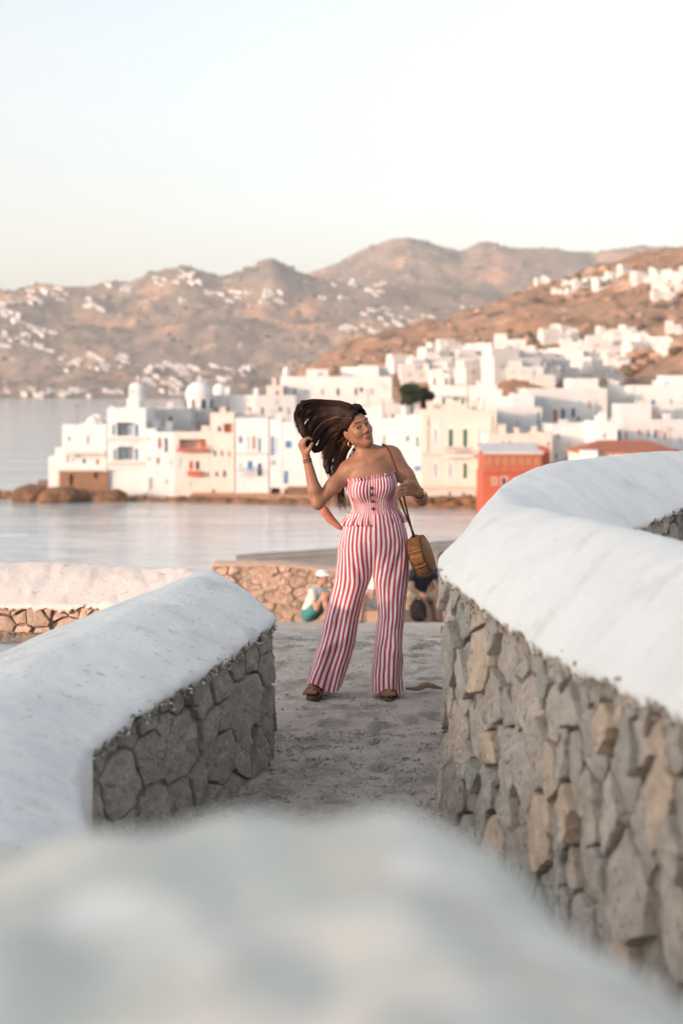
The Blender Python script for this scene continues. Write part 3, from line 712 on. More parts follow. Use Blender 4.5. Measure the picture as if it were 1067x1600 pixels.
# the tip of the waterfront, left to right
h = house('stepped white house at the far left tip of the waterfront', 98, 166, 668, 737, 177, wins=[(132, 716, 724, 6, 'dark'), (153, 717, 726, 6, 'brown'), (115, 713, 722, 5, 'pale')])
part_box(h, 'lower_block', 75, 94, 714, 768, .4, 7, 'white'); part_box(h, 'middle_block', 86, 98.5, 700, 768, .2, 7, 'white'); part_box(h, 'terrace', 103, 167, 705, 709, -1.0, -.002, 'cream')
m = MB(); rt = h[1](140); m.lathe([(.95, h[3] - .2), (.95, h[3] + .6), (.75, h[3] + 1.0), (.35, h[3] + 1.3), (.05, h[3] + 1.4)], 16, (rt, 3, 0)); m.build('chimney', M['white'], h[0], True)
b_ = house('brown rubble boathouse under the white house at the left tip', 93, 169, 736, 762, 175.6, 3, 'brownstone', holes=[(109, 115, 741, 759, .6), (147, 154, 738, 748, .4)], parapet=False, cat='boathouse', name='boathouse')
part_box(b_, 'roof_slab', 91, 170, 733.5, 736, -.3, 3, 'cream')
h = house('three-storey white house with two grey-blue loggias', 168, 228, 642, 782, 176, 10, wins=[(178, 662, 680, 6, 'teal'), (214, 661, 682, 7, 'blue'), (180, 700, 719, 6, 'teal'), (214, 699, 719, 6, 'blue')], holes=[(183, 209, 660, 681, 1.6), (184, 209, 698, 719, 1.6)], chim=[(171, 634, 4)])
part_box(h, 'shutter', 186, 193, 662, 681, 1.2, 1.5, 'p_grey'); part_box(h, 'shutter', 198, 206, 662, 681, 1.2, 1.5, 'p_pale'); part_box(h, 'shutter', 186, 194, 700, 719, 1.2, 1.5, 'p_pale'); part_box(h, 'shutter', 198, 206, 700, 719, 1.2, 1.5, 'p_grey')
part_box(h, 'ledge', 166, 229, 683, 687, -.35, -.002, 'cream'); part_box(h, 'ledge', 166, 229, 721, 725, -.35, -.002, 'cream')
h = house('narrow white house with a tall grey door at the water', 228.5, 244, 674, 781, 175.5, 8, wins=[(233, 683, 688, 4, 'grey'), (234, 715, 719, 4, 'dark'), (237, 744, 766, 10, 'grey')])
h = house('white house with one dark blue door and small brown windows', 244.5, 273, 680, 781, 175, 8, wins=[(250, 683, 701, 7, 'wood'), (260, 682, 707, 6, 'navy'), (247.5, 714, 725, 5, 'brown'), (268, 715, 730, 5, 'pale'), (261, 749, 755, 5, 'grey')])
h = house('wide plain white house above the dark blue door house', 226, 298, 642, 700, 187, 8, 'greywall')
h = house('white house with red wooden balcony and brick-red window bay', 273.5, 328, 680, 783, 174.5, 9, 'cream', wins=[(283, 712, 735, 6, 'pale'), (299, 719, 734, 9, 'red'), (309, 719, 734, 8, 'dark'), (298, 752, 758, 5, 'grey')], holes=[(280, 322, 686, 701, 1.5)])
part_box(h, 'balcony', 277, 326, 702, 705, -1.0, -.002, 'redwood'); railing(h, 278, 326, 694, 702, -1.0, 'brickred', 14); part_box(h, 'balcony', 294, 317, 736, 743, -.9, -.002, 'brickred'); part_box(h, 'awning', 312, 320, 689, 699, .2, 1.3, 'brickred')
h = house('tall cream house with three rows of brown windows and an orange loggia', 328.5, 366, 650, 784, 174, 9, 'cream', wins=[(343, 665, 675, 7, 'dark'), (336, 703, 713, 5, 'dark'), (347, 703, 713, 5, 'brown'), (358, 704, 714, 5, 'wood'), (339, 736, 745, 6, 'brown'), (351, 734, 746, 6, 'dark'), (334, 762, 776, 6, 'wood')], holes=[(350, 363, 662, 676, 1.0)])
part_box(h, 'shutter', 351, 361, 664, 676, .5, .8, 'p_red')
h = house('tall white house with blue doors and blue balcony railing', 368, 419, 658, 784, 173.5, 9, 'white', wins=[(376, 680, 693, 6, 'blue'), (389, 680, 704, 6, 'pale'), (397, 680, 702, 5, 'wood'), (405.5, 682, 706, 5, 'blue'), (376, 721, 731, 6, 'pale'), (391, 719, 732, 10, 'blue'), (406, 722, 744, 8, 'navy')], holes=[])
railing(h, 372, 402, 731, 738, -.8, 'p_blue', 12); part_box(h, 'balcony', 371, 403, 738, 740, -.85, -.002, 'trim'); part_box(h, 'ledge', 369, 418, 706, 709, -.3, -.002, 'cream')
h = house('narrow blue-shuttered house over the dark boat opening', 421, 440, 660, 790, 173, 8, 'white', wins=[(426, 679, 712, 6, 'blue'), (433, 681, 711, 5, 'pale'), (428, 718, 727, 12, 'grey')], holes=[(423, 438, 762, 787, 2.5)])
h = house('white house with a square blue window left of the woman', 441, 500, 664, 790, 172.5, 9, 'white', wins=[(451, 688, 700, 13, 'blue'), (447, 734, 756, 8, 'blue'), (472, 690, 702, 8, 'blue'), (482, 735, 756, 8, 'pale')], holes=[(444, 450, 764, 786, 1.5)])
part_box(h, 'seaward_base', 449, 500, 760, 792, -1.2, -.002, 'brownstone')
h = house('white house directly behind the raised arm with grey shutters', 501, 560, 670, 790, 172, 9, 'white', wins=[(515, 690, 710, 7, 'grey'), (535, 690, 710, 7, 'blue'), (515, 730, 748, 7, 'pale'), (540, 730, 748, 7, 'blue')])
h = house('plain white house hidden mostly behind the woman', 561, 619, 660, 790, 171, 9, 'white', wins=[(600, 680, 698, 6, 'grey'), (608, 725, 745, 6, 'blue')])
h = house('slim white annex with a blue awning beside the neoclassical house', 620, 657, 654, 785, 170, 9, 'white', wins=[(637, 680, 690, 5, 'navy'), (652, 680, 699, 6, 'teal'), (632, 712, 722, 5, 'pale'), (650, 745, 764, 6, 'pale')])
part_box(h, 'awning', 647, 661, 728, 734, -1.0, -.002, 'p_blue')
h = house('pale pink neoclassical house with a stepped pediment and balcony', 657.5, 775, 646, 780, 168, 11, 'cream', parapet=True,
    wins=[(682, 668, 697, 8, 'pale'), (704, 668, 698, 9, 'green'), (726.5, 668, 698, 9, 'green'), (750, 668, 696, 8, 'pale'), (682, 722, 747, 8, 'pale'), (704.5, 722, 748, 8, 'pale'), (726.5, 722, 748, 8, 'green'), (749, 723, 744, 8, 'grey'), (702, 768, 775, 5, 'dark'), (724, 768, 775, 5, 'dark'), (745, 768, 775, 5, 'dark')])
part_box(h, 'pediment', 691, 721, 632, 643, .05, .6, 'pinkish'); part_box(h, 'pediment', 696, 716, 629.5, 632, .06, .58, 'cream')
part_box(h, 'balcony', 693, 737, 710, 713, -1.1, -.002, 'trim'); railing(h, 694, 736, 699, 710, -1.1, 'iron', 16, .04); part_box(h, 'ledge', 656, 776, 707, 710, -.25, -.004, 'cream'); part_box(h, 'plinth', 656, 776, 756, 762, -.3, -.003, 'pinkish')
for px in (665, 765):
    part_box(h, 'pilaster', px - 3, px + 3, 650, 706, -.15, -.001, 'cream')
# second and third rows
def dome(label, px, py0, py1, rpx, d, base_y, win=True):
    c = at(px, py1, d); k = d / F; r = rpx * k; zg = EYE - (base_y - YH) * k
    root = empty('church_dome', (c.x, c.y + r, zg), label=label, cat='dome'); H = EYE - (py0 - YH) * k - zg; dr = H - r * 1.05
    m = MB(); pr = [(r, -2), (r, dr), (r * 1.04, dr), (r * 1.04, dr + .12)] + [(r * math.cos(a), dr + .12 + r * .92 * math.sin(a)) for a in np.linspace(0, 1.45, 9)]
    m.lathe(pr[:2], 28); m.build('drum', M['white'], root, True); m = MB(); m.lathe(pr[1:], 28); m.build('dome', M['white'], root, True)
    m = MB(); top = pr[-1][1]; m.box(-.06, .06, -.06, .06, top, top + .9); m.box(-.3, .3, -.05, .05, top + .5, top + .62); m.build('cross', M['white'], root)
    for a in range(4 if win else 0):
        m = MB(); an = -1.57 + (a - 1.5) * .75; m.box(-.28, .28, -.05, .05, dr * .35, dr * .8); o = m.build('window', M['p_dark'], root); o.location = (r * math.cos(an), r * math.sin(an), 0); o.rotation_euler = (0, 0, an + 1.57)
dome('large white church dome above the balconied houses', 310, 594, 640, 22, 196, 650)
dome('small white dome right of the large church dome', 343, 599, 625, 11, 210, 640)
dome('small round white dome standing at the far left by the bay', 213, 597, 628, 13, 182, 660, False)
house('long white church building under the two domes', 328, 422, 622, 700, 200, 12, 'white', wins=[(356, 634, 644, 5, 'brown'), (390, 635, 646, 5, 'wood'), (404, 634, 644, 9, 'grey')])
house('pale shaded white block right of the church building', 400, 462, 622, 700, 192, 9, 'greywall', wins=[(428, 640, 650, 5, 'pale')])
house('small pink-walled house between the church and the long white mansion', 416, 442, 606, 640, 222, 8, 'cream', wins=[(427, 609, 619, 5, 'brown'), (434, 610, 619, 4, 'brown')])
hh = house('long white mansion with a row of small dark windows above the woman', 438, 612, 592, 660, 225, 14, 'white', wins=[(478, 608, 617, 4, 'grey'), (504, 606, 618, 5, 'grey'), (528, 606, 618, 5, 'dark'), (556, 605, 618, 5, 'dark'), (582, 606, 617, 5, 'grey')])
part_box(hh, 'roof_block', 478, 512, 577, 592, 1, 7, 'white'); part_box(hh, 'roof_block', 560, 592, 571, 592, 1, 7, 'white'); part_box(hh, 'roof_window', 495, 505, 581, 588, .9, .999, 'p_grey')
m = MB(); m.lathe([(.6, hh[3]), (.6, hh[3] + 1.3), (.45, hh[3] + 1.75), (.1, hh[3] + 2.0)], 14, (hh[1](447), 2, 0)); m.build('bell_turret', M['white'], hh[0], True)
house('white stepped house behind the woman\'s hair with one dark window', 540, 622, 640, 720, 196, 9, 'white', wins=[(580, 650, 660, 5, 'grey'), (612, 622 + 26, 634 + 26, 5, 'dark')])
house('bluish white cube house left of the dark round tree', 596, 656, 636, 700, 190, 9, 'greywall', wins=[(614, 646, 656, 5, 'brown'), (640, 660, 670, 4, 'pale')])
h = house('white house with a green pergola above the neoclassical house', 681, 730, 606, 690, 200, 9, 'white', wins=[(693, 622, 633, 6, 'green'), (712, 621, 630, 12, 'green'), (723, 622, 632, 5, 'green')])
railing(h, 688, 727, 619, 622, -1.5, 'p_green', 6, .15)
house('small white house with dark green shutters topping the pergola house', 676, 702, 587, 640, 214, 7, 'white', wins=[(678.5, 590, 604, 4, 'green'), (689, 590, 600, 5, 'grey'), (697, 590, 602, 5, 'green')])
house('white cube house with a single teal window right of the pergola', 734, 777, 606, 690, 198, 9, 'white', wins=[(749, 619, 631, 7, 'navy')])
house('low white terrace house in front of the long grey wall', 758, 822, 624, 690, 190, 8, 'white')
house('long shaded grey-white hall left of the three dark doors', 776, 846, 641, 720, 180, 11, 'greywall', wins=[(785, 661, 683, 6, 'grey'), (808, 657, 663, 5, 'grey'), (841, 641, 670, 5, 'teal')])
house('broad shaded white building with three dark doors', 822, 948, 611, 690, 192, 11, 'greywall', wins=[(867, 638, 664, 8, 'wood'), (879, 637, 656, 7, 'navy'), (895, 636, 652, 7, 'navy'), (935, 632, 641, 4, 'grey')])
house('white house with blue windows high at the right edge', 988, 1085, 606, 680, 196, 10, 'white', wins=[(996, 624, 632, 9, 'blue'), (1020, 624, 632, 9, 'blue'), (1048, 623, 631, 7, 'grey')])
house('plain white block left of the blue-windowed house', 948, 988.5, 608, 680, 200, 9, 'white', wins=[(971, 632, 640, 4, 'grey')])
house('small sunlit house under the blue-windowed house', 990, 1029, 638, 690, 186, 7, 'cream', wins=[(1010, 650, 654, 8, 'grey')])
house('long low grey-white wall house at the right edge', 972, 1095, 660, 720, 176, 9, 'greywall', wins=[(1062, 682, 692, 8, 'grey')])
house('tall pale house with a sloping roofline right of the red house', 862, 932, 668, 760, 165, 10, 'greywall', wins=[(888, 690, 696, 5, 'grey')])
h = house('small white house with a dark chimney pipe above the tiled roof', 929, 964, 664, 720, 158, 7, 'white', wins=[(944, 676, 684, 7, 'grey')])
part_box(h, 'chimney_pipe', 968, 974, 674, 692, 2, 2.6, 'iron')
house('cream terrace house behind the red house', 762, 862, 683, 760, 162, 8, 'cream', wins=[(785, 688, 699, 5, 'dark'), (796, 688, 699, 7, 'brown'), (836, 690, 698, 6, 'grey'), (856, 690, 696, 5, 'dark')])
# red house
h = house('bright red house with a glazed wooden upper storey', 754, 846, 738, 800, 150, 7, 'brickred', wins=[(772, 746, 757, 8, 'wood'), (787, 745, 758, 9, 'dark')], parapet=False)
part_box(h, 'upper_storey', 756, 846, 710, 738, -.35, 6.9, 'redwood')
for k in range(7):
    part_box(h, 'window', 759 + k * 12.3, 768.5 + k * 12.3, 714, 726, -.42, -.352, 'p_wood')
root, X, Z = h[:3]; m = MB(); m.quad((X(754), -.5, Z(709)), (X(848), -.5, Z(709)), (X(848), 7.2, Z(698)), (X(754), 7.2, Z(698))); m.quad((X(754), -.5, Z(706.5)), (X(754), 7.2, Z(695.5)), (X(848), 7.2, Z(695.5)), (X(848), -.5, Z(706.5)))
m.quad((X(754), -.5, Z(709)), (X(754), -.5, Z(706.5)), (X(848), -.5, Z(706.5)), (X(848), -.5, Z(709))); m.quad((X(848), -.5, Z(709)), (X(848), -.5, Z(706.5)), (X(848), 7.2, Z(695.5)), (X(848), 7.2, Z(698))); m.build('roof', M['greywall'], root)
m = MB(); m.box(X(846), X(860), 0.5, 7.5, Z(800), Z(700)); m.build('side_wing', M['redwood'], root)
# red tiled roof
h = house('low house with a red tiled hip roof near the white wall', 908, 1062, 706, 760, 138, 8, 'cream', wins=[(946, 712, 724, 8, 'brown'), (975, 712, 724, 8, 'brown')], parapet=False)
root, X, Z, H, wd, k = h; e = .35; zr = Z(690)
V = [(-e, -e, H), (wd + e, -e, H), (wd + e, 8 + e, H), (-e, 8 + e, H), (2.4, 4, zr), (wd - 2.4, 4, zr), (-e, -e, H - .15), (wd + e, -e, H - .15), (wd + e, 8 + e, H - .15), (-e, 8 + e, H - .15)]
obj('roof', V, [(0, 1, 5, 4), (1, 2, 5), (2, 3, 4, 5), (3, 0, 4), (6, 7, 1, 0), (7, 8, 2, 1), (8, 9, 3, 2), (9, 6, 0, 3), (9, 8, 7, 6)], M['rooftile'], root)
part_box(h, 'white_bay', 904, 931, 703, 730, -.8, -.01, 'white')
# television aerials on the roof
for px, top in ((1000, 674), (1030, 672), (1046, 668)):
    a = at(px, 694, 136); b = at(px, top, 136); o = MB(); o.tube([a, b], .035, 5)
    for q in (.80, .88, .96): z = a.z + (b.z - a.z) * q; o.tube([(a.x - .35, a.y, z), (a.x + .35, a.y, z)], .025, 4)
    t_ = o.build('aerial', M['rooftile']); tag(t_, 'thin rusty television aerial above the red tiled roof', 'aerial', 'aerials over the tiled roof')

# rocks along the shore
def boulder(loc, s, mt, label, group, flatz=.6):
    bmn = bmesh.new(); bmesh.ops.create_icosphere(bmn, subdivisions=2, radius=1); sd = random.uniform(0, 99)
    for v in bmn.verts:
        c = v.co; v.co = c * (1 + .35 * noise.noise(c * 1.3 + Vector((sd, 0, 0))) + .12 * noise.noise(c * 4 + Vector((sd, 5, 0)))); v.co.z *= flatz
    me = bpy.data.meshes.new('shore_rock'); bmn.to_mesh(me); bmn.free(); o = link('shore_rock', me, mt); o.location = loc; o.scale = (s, s, s); o.rotation_euler = (0, 0, sd)
    return tag(o, label, 'rock', group)
rnd = random.Random(4)
for k in range(34):
    px = rnd.uniform(45, 195); d = 174 - rnd.random() * 2.5; c = at(px, 775, d); s = rnd.uniform(.7, 1.9) * (1.25 if px < 150 else .8)
    boulder((c.x, d, SEA + rnd.uniform(-.2, .9)), s, M['rock'], 'brown boulder at the water under the leftmost houses', 'boulders at the left tip of the village')
for k in range(16):
    px = -10 + k * 4.5 + rnd.uniform(-2, 2); d = 178; c = at(px, 775, d)
    boulder((c.x, d, SEA + rnd.uniform(-.2, .5)), rnd.uniform(.6, 1.3), M['rock'], 'low dark rock jutting into the bay left of the village', 'rocks in the bay')
for k in range(30):
    px = rnd.uniform(655, 765); d = 166 - rnd.random() * 2.5; c = at(px, 790, d)
    boulder((c.x, d, SEA + rnd.uniform(-.1, .8)), rnd.uniform(.6, 1.3), M['rock'], 'orange-brown boulder below the pale pink neoclassical house', 'boulders below the neoclassical house')
q = empty('quay', (0, 171, SEA), label='brown stained quay wall at the foot of the waterfront houses', cat='quay')
for i in range(60):
    p0 = 165 + i * 10; dm = 178 - 16 * min(1, (p0 - 60) / 700) - 1.2
    a = at(p0, 780, dm); b = at(p0 + 9.9, 780, dm - .2); m = MB(); m.box(a.x, b.x, dm - 171 - rnd.uniform(0, .5), dm - 171 + 5, -1.0, rnd.uniform(.25, .6)); m.build('stone_block', M['rock'] if i % 5 else M['brownstone'], q)

# trees beside the pergola house
def tree(label, px0, px1, yt, yb, d, n, name='tree'):
    k = d / F; a = at((px0 + px1) / 2, yb, d); w_ = (px1 - px0) * k; h_ = (yb - yt) * k; zg = a.z - 1.5
    root = empty(name, (a.x, d, zg), label=label, cat='tree'); H = h_ + 1.5
    m = MB(); m.tube([(0, 0, -1.5), (.1, 0, H * .35), (0, .1, H * .8)], [.3, .22, .06], 8)
    for q in range(6):
        an = q * 1.1; m.tube([(0, 0, H * (.25 + .08 * q)), (w_ * .3 * math.cos(an), w_ * .3 * math.sin(an), H * (.45 + .08 * q))], [.1, .03], 5)
    m.build('trunk', M['bark'], root)
    V = []; Fc = []; rr = random.Random(px0)
    lob = [(rr.uniform(-.25, .25) * w_, rr.uniform(-.25, .25) * w_, H * rr.uniform(.45, .82), w_ * rr.uniform(.22, .36)) for _ in range(9)]
    for q in range(n):
        c = rr.choice(lob); u = Vector((rr.gauss(0, 1), rr.gauss(0, 1), rr.gauss(0, 1))).normalized() * c[3] * rr.uniform(.6, 1.08); p = Vector(c[:3]) + u
        if p.z > H: p.z = H - rr.random() * .3
        t = Vector((rr.gauss(0, 1), rr.gauss(0, 1), rr.gauss(0, 1))).normalized(); s_ = t.orthogonal().normalized(); l = rr.uniform(.12, .28); b = len(V)
        V += [tuple(p - t * l), tuple(p + s_ * l * .5), tuple(p + t * l), tuple(p - s_ * l * .5)]; Fc.append((b, b + 1, b + 2, b + 3))
    obj('crown', V, Fc, M['leaf'], root)
tree('dark rounded tree just right of the woman\'s head level, left of two', 624, 659, 598, 640, 186, 2600, 'round_tree')
tree('tall narrow dark tree beside the green pergola house', 656, 681, 600, 650, 188, 2200, 'narrow_tree')

# white houses scattered over the hills
def far_house(v):
    rr = random.Random(v); m = MB(); w_ = rr.uniform(8, 13); d_ = rr.uniform(7, 9); h_ = rr.uniform(3.5, 6.5)
    m.box(-w_ / 2, w_ / 2, 0, d_, -5, h_); m.box(-w_ / 2, -w_ / 2 + w_ * rr.uniform(.35, .6), 1.5, d_ - .5, h_ + .003, h_ + rr.uniform(1.5, 3))
    m.box(w_ * .1, w_ * .8, -3, -.01, -5, rr.uniform(1.5, 2.8)); nw = len(m.F)
    for x in (-.32, -.05, .25):
        m.box(w_ * x - .5, w_ * x + .5, -.06, -.005, h_ * .45, h_ * .45 + 1.3)
    me = mesh('hill_house', m.V, m.F); me.materials.append(M['hill_white']); me.materials.append(M['p_grey'])
    for i, p in enumerate(me.polygons): p.material_index = 1 if i >= nw else 0
    return me
FH = [far_house(i) for i in range(7)]
def cluster(T, n, x0, x1, y0, y1, label, group, sc=(.7, 1.3), seed=1):
    rr = random.Random(seed); got = 0
    for _ in range(n * 3):
        if got >= n: break
        px, py = rr.uniform(x0, x1), rr.uniform(y0, y1); p = on_terrain(T, px, py)
        if p is None or p[2] < SEA + .5: continue
        o = link('hill_house', FH[rr.randrange(7)]); o.location = tuple(p); s = rr.uniform(*sc); o.scale = (s * rr.uniform(.9, 1.5), s, s); o.rotation_euler = (0, 0, rr.uniform(-.5, .5)); tag(o, label, 'house', group); got += 1
FARS = (.75, 1.25)
for i, (n, x0, x1, y0, y1, lab, grp) in enumerate([
    (12, -5, 32, 470, 510, 'small white house on the slope at the left edge of the far hills', 'houses high at the left edge'), (14, 28, 112, 452, 477, 'small white house strung along the left skyline', 'houses under the left skyline'),
    (6, 131, 173, 470, 489, 'small white house alone on the left mid slope', 'houses on the left mid slope'), (5, 164, 198, 448, 459, 'small white house close under the left ridge', 'houses close under the left ridge'),
    (13, 230, 310, 424, 449, 'white house on the pointed left summit shoulder', 'houses on the summit shoulder'), (18, 276, 440, 455, 476, 'white house along the high road across the far hill', 'houses along the high road'),
    (18, -5, 82, 512, 550, 'white house in the dense cluster above the bay at left', 'dense cluster above the bay'), (18, 84, 200, 560, 582, 'white house in the row low on the left slope', 'row low on the left slope'),
    (30, 218, 392, 572, 598, 'white house in the valley cluster behind the church domes', 'valley cluster behind the domes'), (16, -5, 198, 612, 622, 'low white building along the far shoreline', 'buildings on the far shoreline'),
    (12, 200, 282, 598, 620, 'white house by the far shore left of the domes', 'houses by the far shore'), (12, 500, 606, 440, 475, 'white house high in the saddle right of centre', 'houses in the high saddle'),
    (28, 532, 678, 484, 524, 'white house in the cluster at mid height behind the rocky hill', 'cluster at mid height'), (8, 712, 770, 482, 500, 'white house peeping over the rocky hill shoulder', 'houses over the shoulder')]):
    cluster(T_far, n, x0, x1, y0, y1, lab, grp, FARS, 100 + i)
for i, (n, x0, x1, y0, y1, lab, grp, s) in enumerate([
    (11, 838, 942, 442, 464, 'white house high on the rocky right hill', 'houses high on the rocky hill', (.42, .7)), (10, 950, 1022, 428, 453, 'white house near the top of the rocky hill', 'houses near the rocky hilltop', (.42, .7)),
    (12, 1020, 1070, 424, 472, 'white house at the right edge high on the rocky hill', 'houses at the upper right edge', (.42, .7)), (18, 670, 797, 549, 578, 'white house in the row at the foot of the rocky hill', 'row at the foot of the hill', (.5, .9)),
    (17, 781, 875, 552, 592, 'white house low in the dense hillside town, behind the red house', 'lower left of the hillside town', (.4, .7)), (15, 875, 965, 545, 592, 'white house low in the middle of the dense hillside town', 'lower middle of the hillside town', (.4, .7)),
    (14, 865, 965, 522, 548, 'white house in the upper rows of the dense hillside town', 'upper rows of the hillside town', (.4, .7)), (14, 965, 1056, 520, 560, 'white house in the dense hillside town above the bare orange rocks', 'town above the bare rocks', (.4, .7)), (20, 610, 830, 574, 600, 'white house at the upper edge of the village', 'upper edge of the village', (.5, .8))]):
    cluster(T_near, n, x0, x1, y0, y1, lab, grp, s, 200 + i)
# scrub and boulders on the slopes
def scatter(T, n, lo, hi, seed, dmin, dmax):
    rr = random.Random(seed); pts, dist, V, Y = T; o = []
    for _ in range(n * 4):
        if len(o) >= n: break
        i, j = rr.randrange(len(dist)), rr.randrange(len(pts)); p = V[i, j]
        if p[2] > SEA + 2 and dmin < dist[i] < dmax and -120 < pts[j] < 1200 and noise.noise((p[0] / 90, p[1] / 90, 3)) > -.15:
            s_ = rr.uniform(lo, hi) * rr.uniform(.5, 1); o.append((p[0] + rr.uniform(-4, 4), p[1] + rr.uniform(-4, 4), p[2] + s_ * .1, s_))
    return o
M['scrub'] = mat('dry_scrub', (0.10, 0.09, 0.06), 0.95, (0.15, 0.125, 0.085), 0.05); M['boulder'] = mat('hill_boulder', (0.40, 0.27, 0.19), 0.95, (0.28, 0.19, 0.14), 0.08)
tag(pebble_field('hill_scrub', scatter(T_far, 2600, 3, 9, 5, 2400, 4200) + scatter(T_near, 1700, 1, 3.2, 6, 330, 900), M['scrub']), 'dark dry scrub dotted over the hillsides', 'scrub', kind='stuff')
tag(pebble_field('hill_boulders', scatter(T_far, 700, 4, 11, 7, 2400, 4200) + scatter(T_near, 1300, 1, 4.5, 8, 330, 900), M['boulder']), 'pale orange boulders strewn over the hillsides', 'boulders', kind='stuff')
#PART3
# ------------------------------------------------------------------ solid modelling for bodies (distance fields -> one continuous surface)
def Ell(c, r, rot=None, k=.03): return ('e', np.array(c, float), np.array(r, float), None if rot is None else np.array(rot, float), k, 1)
def Con(a, b, ra, rb, k=.03): return ('c', np.array(a, float), np.array(b, float), (ra, rb), k, 1)
def Cut(p): return p[:5] + (-1,)
def sdf(p, P):
    if p[0] == 'e':
        q = P - p[1]
        if p[3] is not None: q = q @ p[3]
        k0 = np.linalg.norm(q / p[2], axis=-1); k1 = np.linalg.norm(q / p[2] ** 2, axis=-1) + 1e-9
        return k0 * (k0 - 1) / k1
    a, b = p[1], p[2]; ab = b - a; t = np.clip(((P - a) @ ab) / (ab @ ab + 1e-12), 0, 1)
    return np.linalg.norm(P - (a + t[..., None] * ab), axis=-1) - (p[3][0] + t * (p[3][1] - p[3][0]))
def comb(d0, d, k, s):
    if s < 0: d = -d; h = np.clip(.5 + .5 * (d - d0) / k, 0, 1); return d0 * (1 - h) + d * h + k * h * (1 - h)
    h = np.clip(.5 + .5 * (d0 - d) / k, 0, 1); return d0 * (1 - h) + d * h - k * h * (1 - h)
def bounds(p):
    if p[0] == 'e': m = p[2].max(); return p[1] - m, p[1] + m
    m = max(p[3]); return np.minimum(p[1], p[2]) - m, np.maximum(p[1], p[2]) + m
def eval_all(prims, P):
    d = np.full(P.shape[:-1], 1.0)
    for p in prims: d = comb(d, sdf(p, P), p[4], p[5])
    return d
def nets(prims, res, post=None):
    """surface of the blended solids as (verts, quads)"""
    lo = np.min([bounds(p)[0] for p in prims if p[5] > 0], 0) - 4 * res; hi = np.max([bounds(p)[1] for p in prims if p[5] > 0], 0) + 4 * res
    n = np.ceil((hi - lo) / res).astype(int) + 1; A = np.full(n, .5, np.float32); ax = [lo[i] + np.arange(n[i]) * res for i in range(3)]
    for p in prims:
        a, b = bounds(p); mg = p[4] + 3 * res
        i0 = np.clip(((a - mg - lo) / res).astype(int), 0, n - 1); i1 = np.clip(((b + mg - lo) / res).astype(int) + 2, 1, n); s_ = tuple(slice(i0[k], i1[k]) for k in range(3))
        G = np.stack(np.meshgrid(*[ax[k][s_[k]] for k in range(3)], indexing='ij'), -1)
        A[s_] = comb(A[s_], sdf(p, G), p[4], p[5])
    if post is not None: A = post(A, np.stack(np.meshgrid(*ax, indexing='ij'), -1))
    S = A < 0; c = np.zeros(tuple(n - 1), np.int8)
    cor = [(i, j, k) for i in (0, 1) for j in (0, 1) for k in (0, 1)]
    for i, j, k in cor: c += S[i:n[0] - 1 + i, j:n[1] - 1 + j, k:n[2] - 1 + k]
    m = (c > 0) & (c < 8); idx = np.full(m.shape, -1, np.int64); I = np.argwhere(m); idx[m] = np.arange(len(I))
    val = {q: A[I[:, 0] + q[0], I[:, 1] + q[1], I[:, 2] + q[2]] for q in cor}; acc = np.zeros((len(I), 3)); cnt = np.zeros(len(I))
    for q in cor:
        for x in range(3):
            if q[x] == 0:
                r = list(q); r[x] = 1; r = tuple(r); va, vb = val[q], val[r]; e = (va < 0) != (vb < 0); t = np.where(e, va / np.where(e, va - vb, 1), 0)
                pt = np.array(q, float)[None] + np.eye(3)[x][None] * t[:, None]; acc += pt * e[:, None]; cnt += e
    V = lo + (I + acc / cnt[:, None]) * res; Q = []
    for x in range(3):
        y, z = (x + 1) % 3, (x + 2) % 3; sl0 = [slice(None)] * 3; sl1 = [slice(None)] * 3; sl0[x] = slice(0, -1); sl1[x] = slice(1, None)
        e = S[tuple(sl0)] != S[tuple(sl1)]; E = np.argwhere(e); E = E[(E[:, y] > 0) & (E[:, z] > 0) & (E[:, y] < n[y] - 1) & (E[:, z] < n[z] - 1)]
        ins = S[tuple(sl0)][E[:, 0], E[:, 1], E[:, 2]]; cc = []
        for dy, dz in ((1, 1), (0, 1), (0, 0), (1, 0)):
            D = E.copy(); D[:, y] -= dy; D[:, z] -= dz; cc.append(idx[D[:, 0], D[:, 1], D[:, 2]])
        cc = np.stack(cc, 1); cc[~ins] = cc[~ins][:, ::-1]; Q.append(cc)
    Q = np.vstack(Q); return V, Q[(Q >= 0).all(1)]
def body(name, prims, res, mt, parent, post=None):
    V, Q = nets(prims, res, post); return obj(name, V, Q, mt, parent, True)

# skin with lips; cloth with stripes
def skin_mat(name, col):
    m = mat(name, col, 0.5, tuple(c * .88 for c in col), 30, 0.08, 200, spec=0.35); t = m.node_tree; N = t.nodes; L = t.links; b = N['Principled BSDF']
    b.inputs['Subsurface Weight'].default_value = 0.12; b.inputs['Subsurface Radius'].default_value = (.012, .005, .003); b.inputs['Subsurface Scale'].default_value = 0.6
    at_ = N.new('ShaderNodeAttribute'); at_.attribute_name = 'lip'; src = b.inputs['Base Color'].links[0].from_socket
    mx = N.new('ShaderNodeMix'); mx.data_type = 'RGBA'; L.new(at_.outputs['Fac'], mx.inputs[0]); L.new(src, mx.inputs[6]); mx.inputs[7].default_value = (0.27, 0.085, 0.07, 1); L.new(mx.outputs[2], b.inputs['Base Color']); return m
M['skin'] = skin_mat('tanned_skin', (0.30, 0.15, 0.095)); M['skin2'] = skin_mat('sunburnt_skin', (0.42, 0.24, 0.17))
